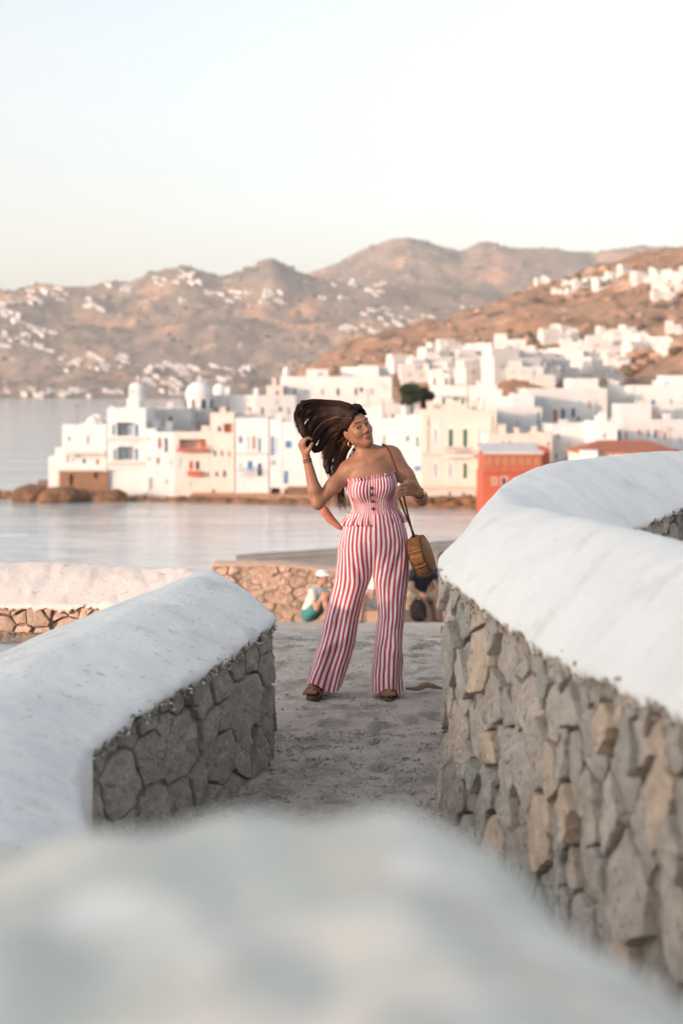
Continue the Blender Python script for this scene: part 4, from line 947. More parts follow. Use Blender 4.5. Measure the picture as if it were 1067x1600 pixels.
def stripe_mat(name, n, duty, red, whi):
    m = bpy.data.materials.new(name); m.use_nodes = True; t = m.node_tree; N = t.nodes; L = t.links; b = N['Principled BSDF']; b.inputs['Roughness'].default_value = .85; b.inputs['Specular IOR Level'].default_value = .15
    uv = N.new('ShaderNodeUVMap'); uv.uv_map = 'UVMap'; sx = N.new('ShaderNodeSeparateXYZ'); L.new(uv.outputs[0], sx.inputs[0])
    mu = N.new('ShaderNodeMath'); mu.operation = 'MULTIPLY'; mu.inputs[1].default_value = n; L.new(sx.outputs[0], mu.inputs[0])
    tc = N.new('ShaderNodeTexCoord'); no = N.new('ShaderNodeTexNoise'); no.inputs['Scale'].default_value = 14; L.new(tc.outputs['Object'], no.inputs['Vector'])
    ad = N.new('ShaderNodeMath'); ad.operation = 'MULTIPLY_ADD'; ad.inputs[1].default_value = .22; L.new(no.outputs['Fac'], ad.inputs[0]); L.new(mu.outputs[0], ad.inputs[2])
    fr = N.new('ShaderNodeMath'); fr.operation = 'FRACT'; L.new(ad.outputs[0], fr.inputs[0])
    r = N.new('ShaderNodeValToRGB'); e = r.color_ramp.elements; e[0].position = duty - .04; e[0].color = (*red, 1); e[1].position = duty + .04; e[1].color = (*whi, 1)
    e2 = e.new(.97); e2.color = (*whi, 1); e3 = e.new(1.0); e3.color = (*red, 1)
    L.new(fr.outputs[0], r.inputs[0]); L.new(r.outputs[0], b.inputs['Base Color'])
    w_ = N.new('ShaderNodeTexNoise'); w_.inputs['Scale'].default_value = 420; L.new(tc.outputs['Object'], w_.inputs['Vector']); bp = N.new('ShaderNodeBump'); bp.inputs['Strength'].default_value = .25; bp.inputs['Distance'].default_value = .002
    L.new(w_.outputs['Fac'], bp.inputs['Height']); L.new(bp.outputs[0], b.inputs['Normal']); return m
RED = (0.42, 0.055, 0.11); WHI = (0.70, 0.62, 0.63)
M['stripe_leg'] = stripe_mat('red_striped_cotton', 10.75, .46, RED, WHI); M['stripe_top'] = stripe_mat('red_striped_smocking', 54, .52, (0.38, .04, .10), WHI)
M['hair'] = mat('dark_brown_hair', (0.013, 0.008, 0.006), 0.6, (0.026, 0.014, 0.010), 20, spec=0.15); M['hair_tip'] = mat('brown_hair_ends', (0.10, 0.042, 0.022), 0.45, (0.055, 0.026, 0.016), 20, spec=0.4)
M['eye_white'] = mat('eye_white', (0.42, 0.40, 0.38), .3); M['iris'] = mat('dark_iris', (0.03, 0.018, 0.012), .15)
M['leather'] = mat('brown_leather', (0.10, 0.045, 0.025), .55, (0.07, 0.03, 0.018), 30); M['tan_leather'] = mat('tan_leather', (0.24, 0.12, 0.06), .6, (0.17, 0.08, 0.04), 40, .2, 120); M['sole'] = mat('dark_sole', (0.10, 0.075, 0.06), .8)
M['cork'] = mat('cork', (0.36, 0.25, 0.17), .85, (0.24, 0.16, 0.1), 90); M['gold'] = mat('gold_metal', (0.75, 0.55, 0.25), .3); M['gold'].node_tree.nodes['Principled BSDF'].inputs['Metallic'].default_value = 1
M['button'] = mat('dark_button', (0.07, 0.025, 0.05), .35); M['coral'] = mat('coral_cloth', (0.46, 0.20, 0.14), .85)
def rattan_mat():
    m = mat('woven_rattan', (0.38, 0.165, 0.06), .6, (0.26, 0.10, 0.035), 60); t = m.node_tree; N = t.nodes; L = t.links; b = N['Principled BSDF']
    tc = N.new('ShaderNodeTexCoord'); wv = N.new('ShaderNodeTexWave'); wv.wave_type = 'RINGS'; wv.rings_direction = 'X'; wv.inputs['Scale'].default_value = 36; wv.inputs['Distortion'].default_value = 1.0; L.new(tc.outputs['Object'], wv.inputs['Vector'])
    bp = N.new('ShaderNodeBump'); bp.inputs['Strength'].default_value = .9; bp.inputs['Distance'].default_value = .008; L.new(wv.outputs['Fac'], bp.inputs['Height']); L.new(bp.outputs[0], b.inputs['Normal']); return m
M['rattan'] = rattan_mat()

# ------------------------------------------------------------------ the woman
WX, WY = .15, 8.0
person = empty('person', (WX, WY, 0), label='woman in a red-and-white striped top and wide trousers holding up her dark hair', cat='person')
def rotm(roll, yaw, pitch): return np.array(Matrix.Rotation(R(roll), 3, 'Y') @ Matrix.Rotation(R(yaw), 3, 'Z') @ Matrix.Rotation(R(pitch), 3, 'X'))
HC = np.array((-.062, 0.0, 1.508)); HR = rotm(-25, 27, 4)
hp = lambda x, y, z: HC + HR @ np.array((x, y, z))
def HE(c, r, k=.02): return Ell(hp(*c), r, HR, k)
def HCn(a, b, ra, rb, k=.012): return Con(hp(*a), hp(*b), ra, rb, k)
torso = [Ell((.030, .012, .90), (.165, .112, .115)), Ell((.040, .01, 1.04), (.120, .088, .13), k=.06), Ell((.022, .01, 1.185), (.138, .098, .14), k=.06),
         Ell((-.040, -.070, 1.165), (.062, .055, .062), k=.04), Ell((.082, -.066, 1.19), (.062, .055, .062), k=.04)]
upper = [Con((-.105, .022, 1.265), (.125, .022, 1.350), .048, .048, .05), Ell((.01, .015, 1.27), (.115, .07, .09), k=.05),
         Con((.002, .02, 1.31), tuple(hp(0, .02, -.075)), .050, .046, .04), Con((-.002, .035, 1.37), (-.095, .028, 1.292), .030, .036, .05), Con((.01, .035, 1.375), (.115, .028, 1.365), .030, .036, .05),
         Con((-.02, -.045, 1.315), (-.10, -.02, 1.29), .010, .012, .03), Con((.02, -.045, 1.33), (.11, -.015, 1.372), .010, .012, .03)]
SR, ERb, WR = (-.122, .02, 1.262), (-.282, -.06, 1.09), (-.346, -.05, 1.350)
SL, EL, WL = (.143, .02, 1.343), (.300, .015, 1.105), (.272, -.175, 1.165)
def mid(a, b, t, o=(0, 0, 0)): return tuple(np.array(a) * (1 - t) + np.array(b) * t + np.array(o))
arms = [Con(SR, mid(SR, ERb, .45), .046, .041, .035), Con(mid(SR, ERb, .45), ERb, .041, .033, .03), Con(ERb, mid(ERb, WR, .3), .034, .035, .02), Con(mid(ERb, WR, .3), WR, .035, .022, .02),
        Con(SL, mid(SL, EL, .45), .048, .043, .035), Con(mid(SL, EL, .45), EL, .043, .034, .03), Con(EL, mid(EL, WL, .35), .035, .036, .02), Con(mid(EL, WL, .35), WL, .036, .023, .02)]
def hand(W, K, acr, curl, fl, thumb):
    """palm from the wrist W to the knuckle middle K; acr = direction across the knuckles (index first); curl = direction the fingers bend"""
    W, K, acr, curl = [np.array(v, float) for v in (W, K, acr, curl)]; acr = acr / np.linalg.norm(acr); curl = curl / np.linalg.norm(curl); fw = (K - W) / np.linalg.norm(K - W); o = []
    for q in (-.030, -.010, .010, .030):
        o.append(Con(W + acr * q * .55, K + acr * q, .014, .0125, .012))
    for q, l in zip((.031, .0105, -.0105, -.030), (.88, 1.0, .94, .75)):
        a = K + acr * q; b = a + (fw * .75 + curl * .6 + acr * q * 2) * .036 * l * fl; c = b + (fw * .1 + curl) * .026 * l * fl; e = c + (-fw * .45 + curl * .7) * .020 * l * fl
        o += [Con(a, b, .0098, .0088, .004), Con(b, c, .0088, .008, .003), Con(c, e, .008, .0068, .003)]
    T0 = W + acr * .026 + fw * .018; t1, t2, t3 = [np.array(v, float) for v in thumb]
    o += [Con(T0, T0 + t1, .0145, .012, .012), Con(T0 + t1, T0 + t1 + t2, .0115, .010, .003), Con(T0 + t1 + t2, T0 + t1 + t2 + t3, .0098, .0078, .003)]
    return o
hands = hand(WR, (-.372, -.058, 1.418), (.35, -.9, .1), (.85, .30, .15), 1.0, ((.014, -.016, .024), (.010, -.002, .020), (.006, .006, .012)))
hands += hand(WL, (.205, -.218, 1.182), (.12, -.35, .95), (-.55, .45, -.65), 1.0, ((-.018, -.024, .022), (-.026, -.008, .008), (-.020, .004, -.002)))
head = [HE((0, .02, .025), (.072, .090, .086), .03), HE((0, -.028, -.018), (.059, .056, .082), .03), HE((0, -.052, -.086), (.024, .026, .020), .025),
        HCn((.050, .004, -.048), (.006, -.052, -.088), .019, .018, .03), HCn((-.050, .004, -.048), (-.006, -.052, -.088), .019, .018, .03),
        HE((.036, -.054, -.026), (.021, .020, .021), .02), HE((-.036, -.054, -.026), (.021, .020, .021), .02),
        Cut(HE((.031, -.094, .008), (.017, .015, .012), .014)), Cut(HE((-.031, -.094, .008), (.017, .015, .012), .014)),
        HCn((.010, -.080, .030), (.045, -.066, .030), .009, .008, .012), HCn((-.010, -.080, .030), (-.045, -.066, .030), .009, .008, .012),
        HCn((0, -.080, .018), (0, -.103, -.024), .0075, .0105, .010), HCn((.010, -.090, -.030), (.012, -.090, -.031), .0085, .0085, .006), HCn((-.010, -.090, -.030), (-.012, -.090, -.031), .0085, .0085, .006),
        HE((0, -.083, -.056), (.024, .011, .0065), .006), HE((0, -.082, -.066), (.020, .011, .0070), .005),
        HCn((.018, -.084, .0135), (.046, -.072, .010), .0045, .004, .005), HCn((-.018, -.084, .0135), (-.046, -.072, .010), .0045, .004, .005),
        HE((.072, .014, -.010), (.011, .019, .030), .008), HE((-.072, .014, -.010), (.011, .019, .030), .008)]
FL, FR_ = (-.295, -.03, .050), (.106, -.13, .050)
legs = [Con((-.055, .012, .86), (-.145, .0, .47), .082, .052, .05), Con((-.145, .0, .47), (-.275, .0, .10), .050, .032, .03), Con((.105, .012, .86), (.125, -.03, .47), .082, .052, .05), Con((.125, -.03, .47), (.104, -.06, .10), .050, .032, .03)]
def foot(h, t):
    h, t = np.array(h, float), np.array(t, float); f = (t - h) / np.linalg.norm(t - h); s = np.array((-f[1], f[0], 0)); o = [Con(h, h + f * .11 + (0, 0, -.008), .030, .026, .02), Con(h + f * .09, t, .028, .022, .02)]
    for q, r in ((-.026, .012), (-.012, .010), (0, .0095), (.012, .009), (.023, .0085)): o.append(Con(t + s * q, t + s * q * 1.15 + f * (.030 - abs(q) * .3) + (0, 0, -.006), r, r * .9, .006))
    return o
legs += [Con((-.275, .0, .10), (-.285, .012, .065), .032, .030, .02), Con((.104, -.06, .10), (.104, -.03, .062), .032, .030, .02)]
legs += foot((-.283, .015, .062), (-.312, -.115, .055)) + foot((.104, -.02, .062), (.112, -.165, .055))
PR = torso + upper + arms + legs + head + hands
bo = body('body', PR, .0042, M['skin'], person)
bm_ = bo.data; co = np.empty(len(bm_.vertices) * 3, np.float32); bm_.vertices.foreach_get('co', co); q = (co.reshape(-1, 3) - HC) @ HR
lip = np.clip(1.3 - np.sqrt((q[:, 0] / .0195) ** 2 + ((q[:, 2] + .0605) / .0115) ** 2), 0, .3) / .3 * (q[:, 1] < -.07)
at_ = bm_.attributes.new('lip', 'FLOAT', 'POINT'); at_.data.foreach_set('value', lip.astype(np.float32))
# eyes, brows, lashes
for s in (-1, 1):
    m = MB(); m.lathe([(.0115 * math.sin(a), -.0115 * math.cos(a)) for a in np.linspace(.05, 3.09, 12)], 16); e = m.build('eye', M['eye_white'], person, True); e.location = tuple(hp(.031 * s, -.0710, .006))
    look = Vector((-.05, -1, .05)).normalized(); m = MB(); m.lathe([(.0070, -.0012), (.0062, .0012), (.001, .0024)], 14); ir = m.build('iris', M['iris'], e, True); ir.location = tuple(look * .0100); ir.rotation_euler = look.to_track_quat('Z', 'Y').to_euler()
    m = MB(); m.tube([hp((.014 + .033 * t) * s, -.0885 + .018 * t * t, .0115 + .0035 * math.sin(t * 3.1)) for t in np.linspace(0, 1, 7)], [.0006, .001, .0012, .0012, .0012, .001, .0006], 5); m.build('eyelash', M['hair'], person)
    m = MB(); m.tube([hp((.010 + .042 * t) * s, -.0925 + .026 * t * t, .031 + .006 * math.sin(t * 2.4)) for t in np.linspace(0, 1, 8)], [.0012, .0018, .0021, .0021, .002, .0016, .0012, .0006], 5); m.build('eyebrow', M['hair'], person)
# hair: mass and strands
def W3(px, py, y): return np.array(((px - 533.5) / F * (WY + y) - WX, y, EYE - (py - YH) / F * (WY + y)))
G = [   # guides in the photograph's pixels with depth: swept up and over to the hand, or down behind the shoulder
    [(556, 640, -.05), (540, 632, .0), (515, 629, .03), (490, 627, .02), (470, 630, .0), (462, 646, -.01), (466, 666, -.02), (475, 684, -.03)],
    [(553, 643, -.05), (535, 636, .0), (510, 638, .03), (488, 640, .02), (473, 650, .0), (472, 668, -.03), (480, 688, -.04)],
    [(550, 650, -.05), (532, 645, .01), (508, 648, .04), (490, 656, .03), (482, 672, .0), (482, 690, -.03)],
    [(548, 658, -.04), (530, 655, .02), (510, 662, .05), (496, 676, .03), (488, 690, .0), (484, 698, -.02)],
    [(546, 668, -.02), (530, 668, .03), (514, 678, .06), (503, 692, .05), (496, 704, .03), (490, 700, .0)],
    [(545, 676, .0), (532, 682, .05), (522, 696, .08), (516, 712, .08), (514, 730, .07), (512, 744, .06)],
    [(546, 684, .02), (536, 696, .07), (528, 716, .10), (522, 740, .10), (526, 770, .10), (534, 800, .09)],
    [(548, 690, .03), (540, 704, .08), (534, 726, .11), (532, 752, .12), (538, 784, .11), (545, 812, .09)],
    [(552, 640, -.02), (540, 640, .06), (524, 660, .10), (512, 690, .10), (506, 715, .09), (510, 738, .08)]]
GP = [same_param([W3(*p) for p in g], 12) for g in G]
HG = [([(.045, -.050, .084), (.060, -.005, .117), (.0, .055, .128)], 1), ([(.012, -.062, .100), (.003, -.012, .128), (-.05, .045, .122)], 2), ([(-.045, -.052, .082), (-.076, -.01, .092), (-.096, .035, .074)], 3),
      ([(-.066, -.034, .036), (-.085, .005, .034), (-.100, .05, .005)], 5), ([(.064, -.030, .054), (.078, .01, .085), (.055, .065, .108)], 0)]
for h_, k in HG: GP.append(same_param([hp(*q) for q in h_] + [GP[k][i] for i in (4, 6, 8, 10)], 12))
mass = []
for gi, rad in ((0, .012), (1, .020), (2, .030), (3, .032), (4, .024), (5, .020), (6, .010), (7, .009), (8, .024)):
    P = GP[gi]; last = 11 if gi not in (5, 6, 7) else 9
    for i in range(0, last, 2):
        f = 1 - (i / 12) * .45 if gi < 6 else 1 - i / 14; j = min(i + 2, 11); mass.append(Con(P[i], P[j], rad * f, rad * (f - .07), .02))
mass += [HE((0, .030, .033), (.080, .091, .087), .02), Cut(HE((0.004, -.108, -.012), (.068, .078, .116), .008)), Cut(HE((0.03, -.10, .03), (.05, .05, .045), .012)), Cut(HE((.065, -.06, -.05), (.035, .07, .06), .01))]
ho = body('hair', mass, .0065, M['hair'], person)
rr = random.Random(12)
def strands(n, groups, mt, name, spread, rad):
    m = MB()
    locks = []
    for _ in range(max(6, n // 16)):
        a, b = rr.choice(groups); locks.append((a, b, rr.random(), np.array([rr.gauss(0, 1) for _ in range(3)]) * spread, rr.uniform(.72, 1.0), np.array([rr.gauss(0, 1) for _ in range(3)]) * .010))
    for _ in range(n):                                   # strands gathered in locks of uneven length
        a, b, t, lo_, le, bend = rr.choice(locks); P = GP[a] * (1 - t) + GP[b] * t + bend * (np.linspace(0, 1, 12) ** 2 * np.sin(np.linspace(0, 5, 12)))[:, None]; o = lo_ + np.array([rr.gauss(0, 1) for _ in range(3)]) * min(.0055, spread * .6); wv = np.array([rr.gauss(0, 1) for _ in range(3)]); ph = rr.uniform(0, 6); e = le * rr.uniform(.9, 1.0)
        pts = []
        for i in range(12):
            s = i / 11; p = P[i] + o * (.75 + (.25 * s if b > 4 else -.30 * s)) + wv * .004 * math.sin(s * 6 + ph); pts.append(p)
        pts = pts[:max(7, int(12 * e))]; k = len(pts); r0 = rad * rr.uniform(.6, 1.3); m.tube(pts, [r0 * (1 - .75 * (i / (k - 1)) ** 2) for i in range(k)], 4, False)
    o = m.build(name, mt, ho, True); return o
strands(760, [(0, 1), (1, 2), (2, 3), (3, 4), (0, 2)], M['hair'], 'hair_strands', .019, .0026)
strands(60, [(0, 1), (1, 2), (2, 3)], M['hair_tip'], 'hair_strands', .021, .0018)
strands(300, [(4, 5), (5, 8), (5, 6), (6, 7)], M['hair_tip'], 'hair_strands', .013, .0024)
strands(420, [(9, 10), (10, 11), (11, 12), (9, 13), (13, 13), (10, 10)], M['hair'], 'hair_strands', .0035, .0020)
strands(150, [(0, 0), (0, 1), (1, 2), (3, 4), (5, 8), (6, 7)], M['hair'], 'loose_hairs', .034, .0010)
strands(260, [(6, 7), (5, 6), (7, 7), (6, 6)], M['hair_tip'], 'hair_ends', .020, .0024)
# clothes: lofts that follow the body
def loft(name, rows, u, mt, parent, uvx=None, closed=True):
    rows = np.array(rows); nr, nc = rows.shape[:2]; me = mesh(name, rows.reshape(-1, 3), grid_faces(nr, nc, closed), True)
    uvl = me.uv_layers.new(name='UVMap'); lv = np.empty(len(me.loops), np.int32); me.loops.foreach_get('vertex_index', lv); c = lv % nc; r = lv // nc
    uu = np.array(u)[c].astype(float)
    if closed:
        lp = c.reshape(-1, 4); wrap = (lp.max(1) == nc - 1) & (lp.min(1) == 0); fix = (lp == 0) & wrap[:, None]; uu = uu.reshape(-1, 4); uu[fix] += 1.0; uu = uu.ravel()
    uvl.data.foreach_set('uv', np.stack([uu, r / nr], 1).ravel().astype(np.float32)); return link(name, me, mt, parent)
def torso_r(cx, cy, z, th, prims):
    rs = np.linspace(.03, .26, 93); d = np.array((math.cos(th), math.sin(th))); P = np.stack([cx + d[0] * rs, cy + d[1] * rs, np.full_like(rs, z)], -1); s = eval_all(prims, P) < 0
    return rs[np.where(s)[0].max()] if s.any() else .05
NT = 184; ths = [2 * math.pi * k / NT for k in range(NT)]
rows = []; TP = torso + [upper[1]]
zsteps = np.linspace(1.062, 1.232, 24)
def tilt(z, th): return z + .18 * .13 * math.cos(th) * ((z - 1.0) / .22) - .004
base_r = []
for z in zsteps:
    row = []
    for th in ths:
        zz = tilt(z, th); row.append(torso_r(.028, .008, zz, th, TP))
    base_r.append(row)
base_r = np.array(base_r)
for _ in range(3): base_r = (np.roll(base_r, 1, 1) + 2 * base_r + np.roll(base_r, -1, 1)) / 4
# peplum frill below, smocked body, ruffle above
def frill(th, s): return math.sin(th * 23 + s) * .6 + math.sin(th * 41 + 2 * s) * .4
for q in (1.0, .75, .5, .25):
    er = [max(base_r[1][k] + .008, (1 / math.sqrt((math.cos(th) / (.155 + .026 * q)) ** 2 + (math.sin(th) / (.100 + .024 * q)) ** 2)) * (q if q > .3 else .86)) if q > .9 else base_r[1][k] * (1 - q) + q * (1 / math.sqrt((math.cos(th) / .183) ** 2 + (math.sin(th) / .126) ** 2)) + .008 for k, th in enumerate(ths)]
    rows.append([(.030 + math.cos(th) * (er[k] + .010 * q * frill(th, 1)), .008 + math.sin(th) * (er[k] + .010 * q * frill(th, 1)), tilt(zsteps[0], th) - .006 - .080 * q + .007 * q * frill(th, 3)) for k, th in enumerate(ths)])
for i, z in enumerate(zsteps):
    ee = .006 + .0022 * math.sin(i * 2.4)
    rows.append([(.028 + math.cos(th) * (base_r[i][k] + ee + .0012 * math.sin(th * 46 * 1.0)), .008 + math.sin(th) * (base_r[i][k] + ee + .0012 * math.sin(th * 46)), tilt(z, th)) for k, th in enumerate(ths)])
for q in (.3, .65, 1.0):
    rows.append([(.028 + math.cos(th) * (base_r[-1][k] + .008 + .008 * q + .005 * q * frill(th, 0)), .008 + math.sin(th) * (base_r[-1][k] + .008 + .008 * q + .005 * q * frill(th, 0)), tilt(zsteps[-1], th) + .020 * q + .004 * q * frill(th, 2)) for k, th in enumerate(ths)])
loft('striped_top', rows, [k / NT for k in range(NT)], M['stripe_top'], person)
for i, z in enumerate((1.185, 1.146, 1.108, 1.066)):
    th = -1.66 + .02 * i; zi = np.searchsorted(zsteps, z); kk = int((th % (2 * math.pi)) / (2 * math.pi) * NT); r_ = base_r[min(zi, 23)][kk] + .010
    m = MB(); m.lathe([(.0075, -.002), (.0085, .0), (.0085, .0025), (.006, .004), (.002, .0045)], 12); b = m.build('button', M['button'], person); b.location = (.028 + math.cos(th) * r_, .008 + math.sin(th) * r_, tilt(z, th)); b.rotation_euler = Vector((math.cos(th), math.sin(th), 0)).to_track_quat('Z', 'Y').to_euler()
# wide trousers: rows of (z, left edge, right edge, depth) for each leg
BODYR = [(1.03, -.118, .178, .104), (1.00, -.128, .190, .108), (.96, -.140, .205, .116), (.90, -.156, .220, .124), (.82, -.168, .228, .128), (.74, -.178, .230, .124), (.66, -.188, .232, .115), (.60, -.19, .232, .11)]
LEGL = [(.82, -.168, .03, .118), (.74, -.178, .024, .112), (.66, -.188, .012, .108), (.58, -.205, -.018, .102), (.453, -.236, -.048, .095), (.28, -.272, -.076, .098), (.136, -.322, -.120, .105), (.06, -.345, -.142, .112)]
LEGR = [(.82, .022, .228, .118), (.74, .024, .230, .112), (.66, .028, .228, .106), (.58, .044, .216, .098), (.453, .055, .202, .088), (.28, .030, .186, .090), (.136, .015, .187, .098), (.035, .016, .190, .106)]
def tab(T, z, c): T = T[::-1]; return float(np.interp(z, [t[0] for t in T], [t[c] for t in T]))
def leg_loft(name, T, hem, side, ycen):
    NR, NF = 100, 48; rows = []; us = []
    for i in range(NR):
        z0 = hem + (1.03 - hem) * i / (NR - 1); row = []
        w_ = max(0.0, min(1.0, (.90 - z0) / .34)); w_ = w_ * w_ * (3 - 2 * w_); seam = .026
        bl, br, bd = tab(BODYR, z0, 1), tab(BODYR, z0, 2), tab(BODYR, z0, 3); bc, ba = (bl + br) / 2, (br - bl) / 2; l, r, d = tab(T, z0, 1), tab(T, z0, 2), tab(T, z0, 3)
        for k in range(2 * NF):
            fr = k < NF; s = (k + .5) / NF if fr else (2 * NF - k - .5) / NF       # 0 outer side .. 1 inner side
            g_ = 1 - math.cos(math.pi * s / 2); x1 = bl + (seam + .003 - bl) * g_ if side < 0 else br + (seam - .003 - br) * g_
            y1 = bd * math.sqrt(max(0, 1 - min(1, ((x1 - bc) / ba) ** 2))) ** .9; gg = (1 - math.cos(math.pi * s)) / 2
            x2 = l + (r - l) * gg if side < 0 else r + (l - r) * gg; y2 = d * math.sin(math.pi * s) ** .8; lo_ = max(0, (.85 - z0))
            sg = -1 if fr else 1; yc = ycen(z0)
            x = x1 * (1 - w_) + x2 * w_; y = (y1 * (1 - w_) + y2 * w_) * sg + yc + .01
            # cloth: long soft folds falling from the hip and knee, and waves at the hem
            fo = .010 * lo_ * math.sin(s * 13 + side * 2 + z0 * 3 + (0 if fr else 2)) + .016 * lo_ ** 1.5 * nz(s * 3.5 + side * 9, z0 * 2.2, 4 if fr else 9) + .007 * nz(s * 5 + side * 4, z0 * 9 + s * 3, 2)
            fo += .013 * math.exp(-((z0 - .44 + .10 * s) / .05) ** 2) * nz(s * 4, 2, side * 3) + .012 * math.exp(-((z0 - .22 - .2 * s) / .045) ** 2) * (1 - s)
            fo *= 1.9
            x += .35 * fo * (1 if side > 0 else -1) * (1 - s); y += fo * sg * (1 if w_ > .02 else .6)
            z = z0 + (.022 * math.sin(s * 9 + side) * (1 - i / 12) if i < 12 else 0) + (.025 * (1 - s) * (1 - i / 30) if (side < 0 and i < 30) else 0)
            row.append((x, y, z))
        rows.append(row)
    us = [((k + .5) / NF if k < NF else (2 * NF - k - .5) / NF * -1 + 2) for k in range(2 * NF)]
    return loft(name, rows, [v for v in us], M['stripe_leg'], person)
leg_loft('trouser_leg', LEGL, .052, -1, lambda z: -.0 - .03 * max(0, .4 - z))
leg_loft('trouser_leg', LEGR, .028, 1, lambda z: -.02 - .06 * max(0, .8 - z))
# the coral tail of cloth hanging behind the elbow
pts = [W3(503, 790, .10), W3(508, 800, .12), W3(517, 812, .13), W3(527, 821, .13), W3(537, 828, .12)]; m = MB(); m.tube(pts, [.018, .028, .025, .018, .008], 10); m.build('cloth_tail', M['coral'], person, True)
# jewellery
earr = hp(-.074, -.002, -.052); m = MB(); m.tube([earr + np.array((.012 * math.cos(a), .003 * math.sin(a), .015 * math.sin(a) - .012)) for a in np.linspace(0, 2 * math.pi, 17)], .0018, 6); m.build('earring', M['gold'], person, True)
def band(c, ax, r, th, mt, name):
    ax = Vector(ax).normalized(); u = ax.orthogonal().normalized(); v = ax.cross(u); m = MB(); m.tube([Vector(c) + (u * math.cos(a) + v * math.sin(a)) * r for a in np.linspace(0, 2 * math.pi, 21)], th, 6); return m.build(name, mt, person, True)
axr = np.array(WR) - np.array(ERb)
band(mid(ERb, WR, .93), axr, .025, .0035, M['leather'], 'bracelet'); band(mid(ERb, WR, .885), axr, .0265, .0028, M['leather'], 'bracelet'); axl = np.array(WL) - np.array(EL)
band(mid(EL, WL, .80), axl, .0275, .006, M['leather'], 'watch_strap'); m = MB(); m.lathe([(.013, -.004), (.015, 0), (.015, .004), (.012, .006)], 14); wf = m.build('watch_face', M['gold'], person); wf.location = mid(EL, WL, .80, (.026, -.012, .004)); wf.rotation_euler = Vector((1, -.4, .1)).to_track_quat('Z', 'Y').to_euler()
# sandals
def sandal(h, t):
    root = person; h, t = np.array(h, float), np.array(t, float); f = (t - h)[:2]; f = f / np.linalg.norm(f); s = np.array((-f[1], f[0])); n = 26; V = []
    L_ = np.linalg.norm((t - h)[:2]) + .075; prof = lambda q: .030 + .014 * math.sin(math.pi * min(1, q * 1.05) ** 1.3) - .002
    rings = []
    for zz, gr in ((0.0, .94), (.006, 1.0), (.026, 1.0), (.030, .97)):
        ring = []
        for k in range(n):
            a = 2 * math.pi * k / n; q = (1 - math.cos(a)) / 2; wv = math.sin(a); wd = (.034 + .012 * q) * gr; p = h[:2] - f * .032 + f * L_ * q * gr + s * wv * wd; ring.append((p[0], p[1], zz + (.012 * (1 - q) if zz > .01 else 0)))
        rings.append(ring)
    V = [p for r_ in rings for p in r_]; FF = [tuple(x) for x in grid_faces(4, n, True).tolist()] + [tuple(range(n))[::-1], tuple(range(3 * n, 4 * n))]
    so_ = obj('sandal', V, FF, M['sole'], root, True)
    for q, wd, rz in ((.74, .048, .044), (.50, .044, .062), (.1, .036, .085)):
        c = np.array((*(h[:2] - f * .032 + f * L_ * q), .030)); m = MB(); w2 = .017 if q > .6 else .010
        for off in np.linspace(-w2, w2, 4):
            m.tube([c + np.array((*(s * wd * math.cos(a) + f * off), rz * math.sin(a))) for a in np.linspace(0, math.pi, 13)], .0048, 5)
        m.build('strap', M['tan_leather'], so_, True)
sandal((-.283, .015, .062), (-.312, -.115, .055)); sandal((.104, -.02, .062), (.112, -.165, .055))

# round rattan bag on its strap
bag = empty('shoulder_bag', (WX + .292, WY - .10, .80), label='round woven rattan bag hanging from the woman\'s shoulder on a thin strap', cat='bag')
rb = Matrix.Rotation(R(20), 3, 'Y').transposed() @ Matrix.Rotation(R(-28), 3, 'Z')
rbq = (Matrix.Rotation(R(-20), 3, 'Y') @ Matrix.Rotation(R(-15), 3, 'Z') @ Matrix.Rotation(R(90), 3, 'Y')).to_euler()
def bagpart(name, prof, mt, smooth=True):
    m = MB(); m.lathe(prof, 36); o = m.build(name, mt, bag, smooth); o.rotation_euler = rbq; return o
bagpart('side_band', [(.106, -.040), (.113, -.034), (.117, -.02), (.1185, 0), (.117, .02), (.113, .034), (.106, .040)], M['rattan'])
for s in (-1, 1):
    bagpart('woven_disc', [(.107, .039 * s), (.095, .046 * s), (.072, .052 * s), (.04, .056 * s), (.002, .057 * s)], M['rattan']); m = MB(); m.tube([(.1085 * math.cos(a), .1085 * math.sin(a), .040 * s) for a in np.linspace(0, 2 * math.pi, 41)], .0035, 6); o = m.build('rim', M['leather'], bag, True); o.rotation_euler = rbq
bl_ = np.array(bag.location); top = np.array(Matrix.Rotation(R(-20), 3, 'Y') @ Vector((0, 0, .115)))
def BW(px, py, y): p = W3(px, py, y); return tuple(p + np.array((WX, WY, 0)) - bl_)
sh = [BW(598, 694, .05), BW(603, 697, -.03), BW(609, 707, -.065), BW(617, 728, -.105), BW(624, 745, -.19), BW(629, 768, -.215), BW(636, 800, -.17), tuple(top + (-.004, -.022, 0))]
m = MB(); m.tube(same_param(sh, 40), .006, 6); m.build('strap', M['leather'], bag, True)
sh2 = [BW(598, 694, .05), BW(600, 705, .12), BW(612, 740, .15), BW(628, 790, .10), tuple(top + (.004, .022, 0))]; m = MB(); m.tube(same_param(sh2, 30), .006, 6); m.build('strap', M['leather'], bag, True)
m = MB(); m.box(-.016, .016, -.026, .026, .105, .122); o = m.build('clasp', M['leather'], bag); o.rotation_euler = (0, R(-20), 0)

# dry root lying on the path by the right wall
m = MB(); m.tube(same_param([tuple(at(634, 1084, 8.05)), tuple(at(652, 1084, 8.0)), tuple(at(664, 1079, 8.0)), tuple(at(674, 1080, 8.0)), tuple(at(690, 1084, 8.05))], 24), [.006 + .010 * math.sin(3.14 * k / 23) for k in range(24)], 8)
rt = m.build('dry_root', M['cork'], None, True); rt.location.z += .03; tag(rt, 'dry brown root lying on the path against the right wall', 'root')

